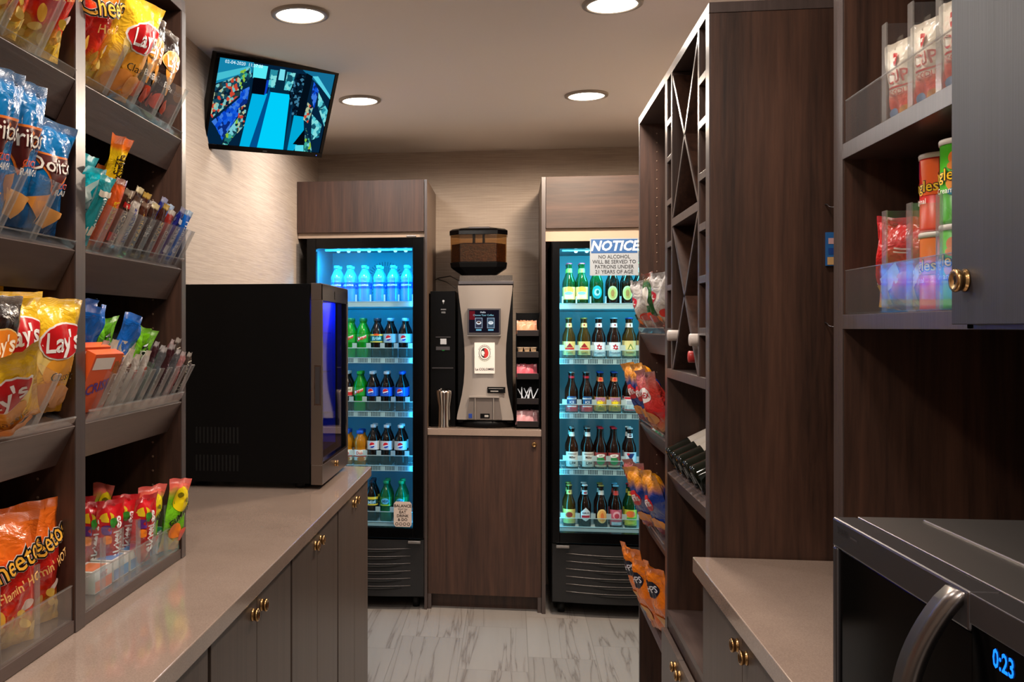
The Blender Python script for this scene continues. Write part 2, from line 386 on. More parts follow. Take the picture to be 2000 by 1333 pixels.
for i in range(3):
    c = base_cab('grey-brown two-door base cabinet with brass locks '+['beside the tall wine cabinet', 'under the microwave', 'beyond the microwave towards the entrance'][i], .425, XR-.004, ys[i+1]+.003, ys[i]-.001, .893, -1, .846, group='base cabinets under the right counter')
tag(MB().box(.404, XR-.002, -.8, 2.272, .897, .932, STONE).build('countertop', None, .002), 'taupe stone countertop carrying the microwave', 'countertop')

# ------------------------------------------------------------------ slanted shelves
TH = math.radians(27)
def shelf_T(side, xf, zf):
    """frame of a slanted shelf: local +X runs into the shelf (up the slope), +Z perpendicular to it; origin at its front edge"""
    a = TH
    if side < 0: return Matrix.Translation((xf, 0, zf)) @ Matrix(((-math.cos(a), 0, math.sin(a), 0), (0, -1, 0, 0), (math.sin(a), 0, math.cos(a), 0), (0, 0, 0, 1)))
    return Matrix.Translation((xf, 0, zf)) @ Matrix(((math.cos(a), 0, -math.sin(a), 0), (0, 1, 0, 0), (math.sin(a), 0, math.cos(a), 0), (0, 0, 0, 1)))
def slant_shelf(par, side, xf, zf, y0, y1, depth, fas=.076):
    T = shelf_T(side, xf, zf); s = -1 if side < 0 else 1
    a, b = (y0, y1) if s > 0 else (-y1, -y0)
    o = MB().box(.016, depth, a, b, -.016, 0, BOARD, T).build('shelf', par, .0008)
    MB().box(0, .016, a, b, -fas, 0.0, BOARD, T).build('fascia', o, .001)
    return T
def tray(label, side, xf, zf, y0, y1, depth, divs, lip=.02, dh=.085, fl=.016, flat=False, group='clear acrylic shelf trays'):
    T = shelf_T(side, xf, zf) if not flat else (Matrix.Translation((xf, 0, zf)) @ (Matrix.Rotation(PI, 4, 'Z') if side < 0 else Matrix.Identity(4)))
    s = -1 if side < 0 else 1
    a, b = (y0+.003, y1-.003) if s > 0 else (-y1+.003, -y0-.003)
    base = thing('acrylic_tray', label, 'shelf tray', T @ Vector((.02, (a+b)/2, 0)), group)
    MB().box(.008, depth, a, b, .0004, .0030, ACR, T).build('tray_base', base)
    MB().box(.004, .0068, a, b, .0004, lip, ACR, T).box(.0035, .0073, a, b, lip, lip+.0015, ACRE, T).build('front_lip', base)
    for y in divs:
        yy = s*y
        MB().box(.014, depth*.9, yy-.0012, yy+.0012, .0034, dh, ACR, T).box(.0105, .0130, yy-fl/2, yy+fl/2, .0034, dh, ACRE, T).build('divider', base)
    return T

# ------------------------------------------------------------------ bags
def bag_fn(w, h, th, seed=0, ruffle=.006, pinch=.07, foot=0.04, wr=1.0):
    def f(x, z, layer=0, side=-1):
        """x in metres from the centre line, z up from the bottom; returns the point on the front (side -1) or back film"""
        u = max(-1, min(1, x/(w/2))); v = max(0, min(1, z/h))
        s = math.sin(PI*max(0, min(1, (v-foot*.6)/(1-foot*.6-.07))))
        s = max(0, s)**.5
        t = th/2*(max(0, 1-abs(u)**2.3))*s
        X = x*(1-pinch*s)
        n1 = noise.noise(Vector((u*2.2+seed, v*3.1, seed*1.7)))
        n2 = noise.noise(Vector((u*6+seed, v*2.2+3, seed)))
        e = math.exp(-abs(v-.93)*9)+math.exp(-abs(v-.04)*10)
        wv = (.0052*n1*(1+s)+.0035*e*math.sin(u*17+seed*3+n2*3)*(1-abs(u)**3)*(1 if t > .001 else .3))*wr
        y = side*(t+(wv if t > .0015 else 0))+ruffle*math.sin(u*4.2+seed*2)*max(0, v-.80)*4+.004*n2
        if side < 0: y -= .0011*layer+.0004
        return Vector((X, y, z+.004*n1*v))
    return f
def bag(name, w, h, th, m, decals=(), seed=0, nu=18, nv=26, back=None, **k):
    fn = bag_fn(w, h, th, seed, **k); b = MB()
    for side in (-1, 1):
        vs = []; uv = []; 
        for j in range(nv+1):
            for i in range(nu+1):
                u = -1+2*i/nu; v = j/nv; vs.append(fn(u*w/2, v*h, 0, side)); uv.append(((u+1)/2, v))
        fs = [(j*(nu+1)+i, j*(nu+1)+i+1, (j+1)*(nu+1)+i+1, (j+1)*(nu+1)+i) for j in range(nv) for i in range(nu)]
        if side > 0: fs = [f[::-1] for f in fs]
        b.add(vs, fs, (back if back and side > 0 else m), True, uv)
    for lay, (shape, dm) in enumerate(decals): b.mapped(shape, dm, lambda x, y, L: fn(x, y, L*1.0), 1+lay*.8)
    t = thing(name, '', 'snack bag', (0, 0, 0), local=True)
    b.build('pouch', t); return t
YEL = (246, 190, 30); RED = (200, 24, 30); WHT = (240, 236, 228); GOLD = (226, 150, 50)
def lays(seed, base, dark=False):
    w, h = .15, .225; c = P((30, 18, 14) if dark else YEL)
    D = []
    gold = P((236, 160, 52)); 
    D.append((ell(.012, .125, .058 if not dark else .030, .050 if not dark else .036, .2), P((240, 208, 120) if not dark else (214, 140, 50))))
    D.append((ell(.012, .095, .040 if not dark else .02, .028, .3), gold))
    dk = .76 if dark else 1
    D.append((ell(.010, .150, .056*dk, .035*dk, .12), P((245, 240, 232) if not dark else (226, 190, 120)))); D.append((ell(.010, .150, .053*dk, .032*dk, .12), P(RED if not dark else (222, 130, 34))))
    D.append((text("Lay's", .052*dk, .010, .148, .10, .02, sx=.85, mx=.012), P((245, 242, 238))))
    if dark: D.append((text('Barbecue', .020, .018, .088, 0), P(WHT)))
    else: D.append((text('Classic', .024, .018, .082, 0), P((40, 30, 14))))
    D.append((ell(-.02, .045, .036*dk*dk, .026*dk, .4), P((206, 128, 56) if not dark else (150, 50, 30)))); D.append((ell(.028, .04, .034*dk*dk, .024*dk, -.5), P((222, 152, 84) if not dark else (170, 64, 40))))
    t = bag('chip_bag', w, h, .062, base, D, seed); t.scale = (1, 1, .86); return t
LAYM = film('yellow_film', [(0, (222, 150, 30)), (.3, (240, 182, 30)), (.8, (246, 196, 40)), (1, (244, 190, 30))])
BBQM = film('dark_brown_film', [(0, (60, 20, 12)), (.3, (34, 18, 14)), (.92, (30, 18, 15)), (1, (120, 104, 90))], r=.2)
lays_a = lays(1.3, LAYM); lays_b = lays(4.1, LAYM); bbq = lays(2.2, BBQM, True)
CHM = film('orange_red_flame_film', [(0, (226, 170, 60)), (.14, (220, 190, 70)), (.26, (226, 60, 26)), (.42, (206, 24, 22)), (.60, (214, 34, 22)), (.70, (240, 110, 26)), (1, (238, 112, 30))], amp=.13, nsc=6)
def cheetos(seed, sub, w=.15, h=.25):
    D = []
    for i in range(9): D.append((ell(-.052+.026*(i % 5)+.006*math.sin(i*5), .028+.020*(i//5)+.008*(i % 2), .015, .008, i*1.1), P((206, 150, 50) if i % 2 else (226, 190, 100))))
    D.append((ell(.03, .082, .016, .010, .5), P((222, 200, 190)))); D.append((ell(.02, .07, .014, .008, -.5), P((236, 190, 60)))); D.append((ell(-.035, .075, .010, .018, .3), P((240, 180, 60))))
    rot = .30; tx = 'Cheetos'
    D.append((text(tx, .056, 0, .168, rot, .085, sx=.82, mx=.012), P((236, 226, 214)))); D.append((text(tx, .056, 0, .168, rot, .065, sx=.82, mx=.012), P((22, 16, 16))))
    D.append((text(tx, .056, 0, .168, rot, .006, sx=.82, mx=.012), P((244, 178, 60))))
    D.append((text(sub, .026, .012, .125, rot, .012, sx=.8, mx=.012), P((246, 190, 110))))
    t = bag('cheese_puff_bag', w, h, .06, CHM, D, seed); t.scale = (1, 1, .82); return t
chee_a = cheetos(.7, "Flamin' HOT"); chee_b = cheetos(3.3, "Flamin' HOT"); chee_p = cheetos(5.2, 'Hot Puffs')
DOM = film('blue_film', [(0, (0, 70, 120)), (.2, (0, 96, 160)), (.6, (0, 112, 178)), (.90, (0, 120, 186)), (.935, (60, 96, 140)), (1, (70, 110, 150))], r=.18)
def doritos(seed):
    D = [(poly([(-.056, .165), (.058, .165), (.006, .083)]), P((228, 120, 40))), (poly([(-.049, .161), (.051, .161), (.006, .091)]), P((84, 26, 24)))]
    D.append((text('Doritos', .042, .002, .143, .05, .045, sx=.9, mx=.012), P((90, 20, 20)))); D.append((text('Doritos', .042, .002, .143, .05, .006, sx=.9, mx=.012), P((244, 238, 224))))
    D.append((text('COOL', .016, .03, .105, .05, .02), P((236, 90, 60)))); D.append((text('RANCH', .016, .032, .091, .05, .02), P(WHT)))
    D.append((poly([(-.055, .07), (-.01, .085), (-.018, .02)]), P((222, 142, 60)))); D.append((poly([(-.02, .062), (.05, .05), (.02, .012), (-.01, .02)]), P((236, 166, 84))))
    t = bag('tortilla_chip_bag', .15, .235, .06, DOM, D, seed); t.scale = (1, 1, .94 if seed < 3 else .78); return t
dor_a = doritos(1.9); dor_b = doritos(6.4)

# ------------------------------------------------------------------ left snack shelf unit
XF = -.732; XBk = XL+.004; ZT = 2.16
hut = thing('snack_shelf_unit', 'tall dark walnut shelf unit on the left counter, full of chips and candy', 'shelf unit', (-.92, 1.6, .933))
for y0, y1 in ((1.053, 1.085), (1.563, 1.601), (2.098, 2.124)):
    b = MB(); b.box(XBk, XF-.002, y0, y1, .933, ZT, WOOD); b.box(XF-.002, XF, y0, y1, .933, ZT, EDGE)
    yy = y0-.0004
    for xx in (-.80, -1.04):
        for k in range(34): b.lathe([(.0026, 0), (.0026, .0012), (0, .0012)], mat('pin_hole_sleeve', (130, 104, 84), .4), 8, Matrix.Translation((xx, y0, 1.0+.032*k)) @ Matrix.Rotation(PI/2, 4, 'X'))
    b.build('side_panel', hut, .0008)
MB().box(XBk, XBk+.008, 1.085, 2.098, .97, ZT-.03, mat('shaded_back_board', (22, 15, 12), .6)).build('back_panel', hut)  # shade of the shelf interior put into this near-black colour
MB().box(XBk+.01, XF-.001, 1.053, 2.124, ZT, ZT+.028, WOOD).build('top_panel', hut, .001)
for y0, y1 in ((1.086, 1.562), (1.602, 2.097)):
    MB().box(XBk+.01, XF-.002, y0, y1, .933, .954, BOARD).build('bottom_board', hut, .0008)
ZS = [1.870, 1.580, 1.283]
SL = {}
for bi, (y0, y1) in enumerate(((1.086, 1.562), (1.602, 2.097))):
    for si, z in enumerate(ZS):
        SL[bi, si] = slant_shelf(hut, -1, XF, z, y0, y1, .40)
nm = ['top', 'middle', 'lowest slanted']
dv = [[1.22, 1.33, 1.445, 1.555-.02], [1.22, 1.325, 1.43, 1.54], [1.2, 1.31, 1.43, 1.54]]
for si in range(3):
    tray('clear acrylic tray under the chip bags, %s shelf of the near bay' % nm[si], -1, XF, ZS[si], 1.086, 1.562, .36, dv[si][:3], lip=.014, dh=.10)
tray('clear acrylic tray under the chip bags, top shelf of the far bay', -1, XF, ZS[0], 1.602, 2.097, .36, [1.70, 1.82, 1.93, 2.03], lip=.014, dh=.10)
lanes2 = [1.662+.0475*i for i in range(9)]
for si in (1, 2):
    tray('clear acrylic tray with close dividers for bars, %s shelf, far bay' % nm[si], -1, XF, ZS[si], 1.602, 2.097, .36, [y-.002 for y in lanes2]+[2.088], lip=.022, dh=.088, fl=.021)

def put(root, label, side, T, y, back, lean=0, yaw=0, group=None, roll=0, cat=None):
    """stand a packet on a slanted shelf frame T at width position y, 'back' metres up the slope; lean<0 tips it back from the shelf normal"""
    p = T @ Vector((back, (-y if side < 0 else y), .0035))
    th = TH+lean
    R = Matrix.Rotation((PI/2 if side < 0 else -PI/2)+yaw, 4, 'Z') @ Matrix.Rotation(th, 4, 'X') @ Matrix.Rotation(roll, 4, 'Y')
    o = dup(root, label, p, R.to_euler(), group)
    if cat: o['category'] = cat
    return o
G = 'chip bags on the near bay of the left shelf unit'
S1, S2, S3 = SL[0, 0], SL[0, 1], SL[0, 2]
put(chee_a, 'red and orange flame-patterned puff bag, topmost shelf, nearest the shelf divider', -1, S1, 1.475, .045, -.16, -.15, G)
put(chee_b, 'red and orange flame-patterned puff bag at the top left picture corner', -1, S1, 1.335, .04, -.1, -.1, G)
put(chee_p, 'flame-patterned puff bag half hidden against the divider on the top shelf', -1, S1, 1.525, .13, -.2, -.1, G)
put(dor_a, 'large blue tortilla chip bag in the middle of the blue row', -1, S2, 1.378, .05, -.30, -.30, G)
put(dor_b, 'blue tortilla chip bag nearest the shelf divider', -1, S2, 1.470, .045, -.26, -.12, G)
put(dor_a, 'blue tortilla chip bag cut by the left picture edge', -1, S2, 1.285, .045, -.24, -.22, G)
put(dor_b, 'blue tortilla chip bag in the second rank behind the others', -1, S2, 1.45, .15, -.3, -.1, G)
put(bbq, 'dark brown chip bag cut by the left picture edge, beside yellow bags', -1, S3, 1.285, .05, -.2, -.2, G)
put(lays_a, 'yellow potato chip bag in the middle of the lowest slanted shelf', -1, S3, 1.395, .06, -.34, -.32, G)
put(lays_b, 'yellow potato chip bag nearest the divider on the lowest slanted shelf', -1, S3, 1.49, .05, -.24, -.22, G)
put(lays_b, 'yellow potato chip bag in the second rank, only its top showing', -1, S3, 1.45, .15, -.32, .1, G)
put(lays_a, 'crumpled yellow chip bag leaning lowest in front of the other yellow bags', -1, S3, 1.335, .03, .42, -.5, G, roll=-.5)
TB = Matrix.Translation((XF, 0, .954)) @ Matrix.Rotation(PI, 4, 'Z')
def flatput(root, label, x, y, z, lean=0, yaw=0, roll=0, side=-1, group=None):
    R = Matrix.Rotation((PI/2 if side < 0 else -PI/2)+yaw, 4, 'Z') @ Matrix.Rotation(lean, 4, 'X') @ Matrix.Rotation(roll, 4, 'Y')
    return dup(root, label, (x, y, z), R.to_euler(), group)
tray('clear acrylic tray with tall front holding puff bags on the counter-level shelf', -1, XF, .9545, 1.086, 1.562, .34, [1.21, 1.33, 1.45], lip=.058, dh=.12, flat=True)
tray('clear acrylic tray with tall front holding fruit candy and gum at counter level', -1, XF, .9545, 1.602, 2.097, .34, [1.70, 1.785, 1.87, 1.955, 2.03], lip=.058, dh=.11, fl=.020, flat=True)
flatput(chee_a, 'large orange puff bag at counter level, nearest the shelf divider', -.785, 1.498, .958, -.02, -.30, group=G)
flatput(chee_b, 'large orange puff bag at counter level, left of its neighbour', -.775, 1.385, .958, .02, -.34, group=G)
flatput(chee_a, 'orange puff bag at counter level, cut by the left picture edge', -.775, 1.265, .958, 0, -.3, group=G)
flatput(chee_p, 'orange puff bag in the second rank at counter level', -.90, 1.42, .958, -.05, -.15, group=G)
# far bay, top shelf
G = 'chip bags on the far bay top shelf'
T = SL[1, 0]
put(chee_p, 'cheese puff bag squeezed beside the yellow bag, top shelf of the far bay', -1, T, 1.655, .06, -.12, -.1, G)
put(lays_a, 'yellow potato chip bag on the top shelf of the far bay', -1, T, 1.765, .045, .02, -.18, G)
put(bbq, 'dark brown chip bag beside the yellow bag, top shelf of the far bay', -1, T, 1.865, .05, -.14, -.12, G)
put(bbq, 'dark brown chip bag second from the far side panel', -1, T, 1.925, .06, -.20, .0, G)
put(bbq, 'dark brown chip bag closest to the far side panel', -1, T, 1.985, .05, -.22, -.1, G)
put(bbq, 'dark brown chip bag in the second rank of the far bay', -1, T, 1.93, .16, -.12, .1, G)

# candy bars
def bar(c, txt, tc, w=.037, h=.115, th=.016, band=None, seed=0, tip=(190, 180, 170), ts=.019):
    m = film('wrapper_%d' % int(seed*10), [(0, tip), (.06, c), (.90, c), (.93, tip), (1, tip)], amp=.01, r=.24, bump=.35)
    D = []
    if band: D.append((rect(-w*.42, w*.42, h*.16, h*.30, .01), P(band))); D.append((rect(-w*.42, w*.42, h*.72, h*.80, .01), P(band)))
    if txt: D.append((text(txt, ts, 0, h*.5, PI/2, .012, mx=.01, sx=.9), P(tc)))
    t = bag('candy_bar', w, h, th, m, D, seed, nu=8, nv=14, ruffle=.003, wr=.5); t['category'] = 'candy bar'; return t
reese = bar((240, 96, 30), 'REESES', (250, 200, 40), .05, .125, .02, seed=8.1, tip=(150, 70, 30))
bars = [bar((20, 150, 160), 'Almond', (240, 240, 230), band=(240, 230, 210), seed=9.1, tip=(60, 200, 210), w=.05, h=.13),
        reese,
        bar((80, 40, 26), '3 PEANUT', (245, 190, 60), seed=9.3, tip=(140, 110, 90)),
        bar((70, 38, 26), 'CHOCOLATE', (244, 226, 190), seed=9.4, tip=(170, 150, 130), band=(196, 30, 30)),
        bar((216, 205, 194), 'SNICKERS', (40, 50, 150), seed=9.5, tip=(90, 60, 40), h=.12),
        bar((66, 30, 24), 'TWIX', (230, 170, 60), seed=9.6, tip=(200, 160, 60)),
        bar((58, 32, 24), 'Milk', (230, 220, 210), seed=9.7, tip=(220, 200, 150), h=.118),
        bar((30, 36, 120), 'BAR', (235, 235, 240), seed=9.8, tip=(160, 160, 190), band=(220, 220, 230)),
        bar((150, 40, 34), '100', (240, 220, 200), seed=9.9, tip=(210, 200, 190)),
        bar((10, 100, 200), 'CRUNCH', (240, 240, 245), seed=10.0, tip=(200, 220, 240), w=.044),
        bar((226, 214, 204), 'ALMOND', (200, 110, 40), seed=10.1, tip=(190, 170, 150), band=(220, 60, 30))]
desc = ['teal wrapped', 'orange wrapped', 'brown and gold', 'brown with red bands', 'white with blue lettering', 'dark brown gold tipped', 'dark brown cream lettered', 'navy', 'red', 'bright blue', 'white with orange lettering']
order = [0, 1, 3, 4, 2, 6, 5, 8, 7, 9, 10]
ypos = [1.628]+[y+.022 for y in lanes2]+[2.092-.012]
G = 'candy bars on the middle shelf'
for r_ in range(2):
    for i, (k, y) in enumerate(zip(order[:10], ypos[:10])):
        put(bars[k], desc[k]+' candy bar, %s rank, middle shelf of the far bay' % ('front' if r_ == 0 else 'second'), -1, SL[1, 1], y, .028+r_*.045, -.03, random.uniform(-.08, .08), G).scale.z = random.uniform(.94, 1.16)
king = bag('peanut_butter_candy_pack', .058, .205, .018, film('king_film', [(0, (238, 92, 40)), (.60, (240, 96, 44)), (.62, (246, 206, 20)), (.86, (246, 200, 20)), (.90, (240, 120, 30)), (1, (242, 110, 30))], amp=.012),
           [(text('REESES', .034, .002, .062, PI/2, .02, mx=.012), P((250, 206, 40))), (text('KING', .019, .014, .152, PI/2, .02), P((60, 44, 10))), (text('SIZE', .019, -.006, .152, PI/2, .02), P((60, 44, 10)))], 3.0, nu=8, ruffle=.01)
king['category'] = 'candy pack'
put(king, 'tall orange candy pack with yellow tip standing above the candy bars', -1, SL[1, 1], 1.712, .055, -.10, -.1, 'tall packs on the middle shelf', roll=.0)
teal = bag('teal_candy_pack', .07, .135, .02, film('teal_film', [(0, (0, 110, 120)), (.4, (0, 150, 160)), (1, (0, 190, 205))], amp=.03),
           [(ell(.01, .06, .022, .018), P((235, 240, 235))), (ell(-.01, .03, .02, .012), P((230, 236, 230))), (poly([(-.03, .09), (.02, .13), (.028, .10), (-.02, .06)]), P((250, 250, 240)))], 7.7, nu=8)
teal['category'] = 'candy pack'
put(teal, 'teal candy pack at the divider end of the middle shelf', -1, SL[1, 1], 1.632, .055, -.02, -.2, 'tall packs on the middle shelf')
# lowest slanted shelf of the far bay: packs and bars
G = 'candy on the lowest slanted shelf'
obox = thing('orange_candy_box', '', 'candy box', local=True)
b = MB(); b.box(-.045, .045, -.010, .010, 0, .115, P((240, 96, 40))); fnb = lambda x, y, L: Vector((x, -.010-.0005*L, y))
b.mapped(rect(-.04, .02, .085, .108), P((245, 235, 225)), fnb); b.mapped(text('CRISP', .028, 0, .05, .2, .02), P((90, 60, 160)), fnb, 2); b.build('carton', obox)
put(obox, 'orange candy carton at the divider end of the lowest slanted shelf', -1, SL[1, 2], 1.655, .035, -.05, -.15, G)
put(obox, 'orange candy carton behind the first one', -1, SL[1, 2], 1.655, .062, -.05, -.1, G)
butter = bag('blue_candy_pack', .078, .175, .02, film('blue_candy_film', [(0, (10, 90, 180)), (.5, (10, 96, 190)), (1, (20, 110, 210))], amp=.02), [(text('BUTTER', .020, 0, .088, .3, .02), P((250, 170, 50))), (ell(0, .05, .03, .02), P((20, 150, 220)))], 5.5, nu=8, ruffle=.012)
butter['category'] = 'candy pack'
put(butter, 'royal blue candy pack leaning over the white bars', -1, SL[1, 2], 1.775, .06, -.1, -.1, G, roll=.18)
put(butter, 'royal blue candy pack upright beside the divider', -1, SL[1, 2], 1.69, .085, -.12, -.15, G)
put(butter, 'royal blue candy pack between its two twins', -1, SL[1, 2], 1.725, .11, -.16, .1, G)
sour = bag('green_gummy_pack', .085, .15, .024, film('lime_film', [(0, (110, 190, 20)), (.5, (120, 205, 20)), (1, (128, 214, 24))], amp=.02), [(star(0, .10, .022), P((16, 24, 10))), (text('SOUR', .017, 0, .10, .1, .02), P((240, 245, 220))), (ell(0, .04, .026, .022), P((90, 170, 30)))], 2.7, nu=8)
sour['category'] = 'candy pack'
put(sour, 'lime green gummy pack with black burst, in the middle', -1, SL[1, 2], 1.862, .055, -.06, -.1, G, roll=.12)
put(sour, 'lime green gummy pack with black burst, left of its twin', -1, SL[1, 2], 1.80, .10, -.1, .05, G, roll=-.1)
wb = [bar((226, 214, 200), 'COOKIE', (90, 60, 50), seed=11.1, tip=(240, 225, 200)), bar((206, 196, 186), 'WHITE', (180, 60, 30), seed=11.2, tip=(235, 220, 200)), bar((150, 90, 50), 'KIND', (244, 240, 230), seed=11.3, tip=(200, 190, 180)),
      bar((96, 96, 100), 'NUT', (240, 235, 230), seed=11.4, tip=(210, 205, 205)), bar((70, 34, 40), 'DARK', (230, 190, 200), seed=11.5, tip=(200, 190, 190)), bar((190, 130, 130), 'BERRY', (90, 20, 30), seed=11.6, tip=(220, 200, 200)), bar((74, 60, 52), 'HERSHEYS', (226, 214, 196), seed=11.7, tip=(200, 190, 180))]
wd = ['cream with brown lettering', 'cream with orange lettering', 'tan', 'grey', 'maroon', 'pink', 'dark brown']
wo = [2, 0, 1, 1, None, 3, 4, 3, 5, 6]
for r_ in range(2):
    for i, k in enumerate(wo):
        if k is None: continue
        put(wb[k], wd[k]+' snack bar, %s rank, %s lane from the divider, lowest slanted shelf' % (('front' if r_ == 0 else 'second'), ['first', 'second', 'third', 'fourth', 'fifth', 'sixth', 'seventh', 'eighth', 'ninth', 'tenth'][i]), -1, SL[1, 2], 1.69+.044*i, .026+r_*.035, -.03, random.uniform(-.1, .1), G).scale.z = random.uniform(.92, 1.12)
# counter-level fruit candy, gum
skit = bag('fruit_candy_bag', .072, .155, .03, film('red_rainbow_film', [(0, (190, 20, 26)), (.55, (206, 20, 28)), (1, (222, 30, 40))], amp=.03),
           [(ell(-.016, .125, .012, .010), P((240, 200, 30))), (ell(-.004, .112, .010, .010), P((60, 150, 50))), (ell(-.02, .10, .010, .010), P((90, 40, 120))), (ell(-.022, .080, .009, .009), P((240, 130, 30))), (text('Skittles', .036, .008, .078, PI/2, .012, sx=.85), P((245, 242, 238)))], 1.1, nu=10)
life = bag('gummy_candy_bag', .078, .165, .028, film('green_pink_film', [(0, (240, 150, 30)), (.3, (110, 190, 30)), (.72, (120, 200, 30)), (.90, (240, 110, 90)), (1, (240, 100, 90))], amp=.06),
           [(ell(0, .12, .028, .028), P((250, 220, 20))), (ell(-.01, .13, .006, .006), P((120, 110, 10))), (ell(.012, .118, .005, .005), P((120, 110, 10))), (text('GUMMIES', .019, .0, .085, .6, .02), P((20, 30, 10))), (ell(-.012, .05, .018, .018), P((240, 130, 30))), (ell(.016, .04, .016, .016), P((240, 100, 80)))], 6.1, nu=10)
for o_ in (skit, life): o_['category'] = 'candy bag'; o_.scale = (1.1, 1, .97)
G = 'fruit candy bags at counter level'
for i, (y, x, l_) in enumerate(((1.80, -.83, 'leftmost of the red ones'), (1.85, -.80, 'second from the left'), (1.905, -.81, 'middle of the row'), (1.925, -.765, 'front one beside the green bag'), (1.88, -.90, 'behind the others'))):
    flatput(skit, 'red rainbow candy bag with white lettering, '+l_, x, y, .960, .10+.03*i, -.25-.1*(i % 3), .08*(-1)**i, group=G)
for i, (y, x, l_) in enumerate(((1.985, -.785, 'left of its neighbour'), (2.055, -.750, 'nearest the far side panel, its top over the edge'), (1.95, -.88, 'in the second rank'))):
    flatput(life, 'green and yellow gummy bag, '+l_, x, y, .960, .22-.06*i, -.3+.12*i, .1*i, group=G)
# small white boxes keep the bags up: mint boxes and gum boxes
def gumbox(w, d, h, c1, c2, txt):
    t = thing('gum_box', '', 'gum box', local=True); b = MB(); b.box(-w/2, w/2, -d/2, d/2, 0, h, P((232, 228, 220)))
    f1 = lambda x, y, L: Vector((x, -d/2-.0005*L, y)); f2 = lambda x, y, L: Vector((x, y, h+.0005*L))
    b.mapped(rect(-w*.48, w*.48, h*.05, h*.55), P(c1), f1); b.mapped(text(txt, h*.32, 0, h*.74, 0, .02), P(c2), f1, 2); b.mapped(rect(-w*.4, w*.4, -d*.35, d*.35), P(c1), f2); b.build('carton', t, .001); return t
g1 = gumbox(.078, .05, .044, (30, 150, 90), (20, 70, 50), 'GUM'); g2 = gumbox(.078, .05, .040, (232, 120, 60), (190, 60, 30), 'MINT'); g3 = gumbox(.074, .046, .040, (60, 140, 200), (200, 220, 235), 'EXTRA')
G = 'gum and mint cartons at counter level'
for o_, x, y, z, l_ in ((g1, -.80, 1.655, .9585, 'white and green gum carton, lower one of the near pair'), (g1, -.80, 1.656, 1.003, 'white and green gum carton, upper one of the near pair'), (g2, -.87, 1.655, .9585, 'white and orange mint carton behind the green gum'), (g2, -.87, 1.655, .999, 'white and orange mint carton stacked behind the green gum'),
                        (g2, -.785, 1.74, .9585, 'white and orange mint carton under the red candy'), (g3, -.785, 1.828, .9585, 'blue gum carton under the red candy'), (g3, -.86, 1.828, .9585, 'blue gum carton in the second rank'), (g3, -.785, 1.912, .9585-.0, 'blue gum carton beside the green bags'),
                        (g2, -.86, 1.74, .9585, 'white and orange mint carton in the second rank'), (g3, -.79, 1.992, .9585, 'blue gum carton under the green bags'), (g1, -.785, 2.062, .9585, 'green gum carton by the far side panel')):
    flatput(o_, l_, x, y, z, group=G)
tube = thing('toothpaste_box', 'slim white and blue carton standing upright behind the shelf divider at counter level', 'carton', local=True)
b = MB(); b.box(-.012, .012, -.03, .03, 0, .15, P((226, 230, 238))); b.box(-.0124, .0124, -.0304, .0304, .135, .1504, P((30, 110, 200)))
b.mapped(text('FRESH', .02, 0, .07, PI/2, .01), P((30, 90, 180)), lambda x, y, L: Vector((x, -.0305-.0004*L, y))); b.build('carton', tube)
tube.location = (-.795, 1.632, .958); tube.rotation_euler = (0, 0, PI/2)

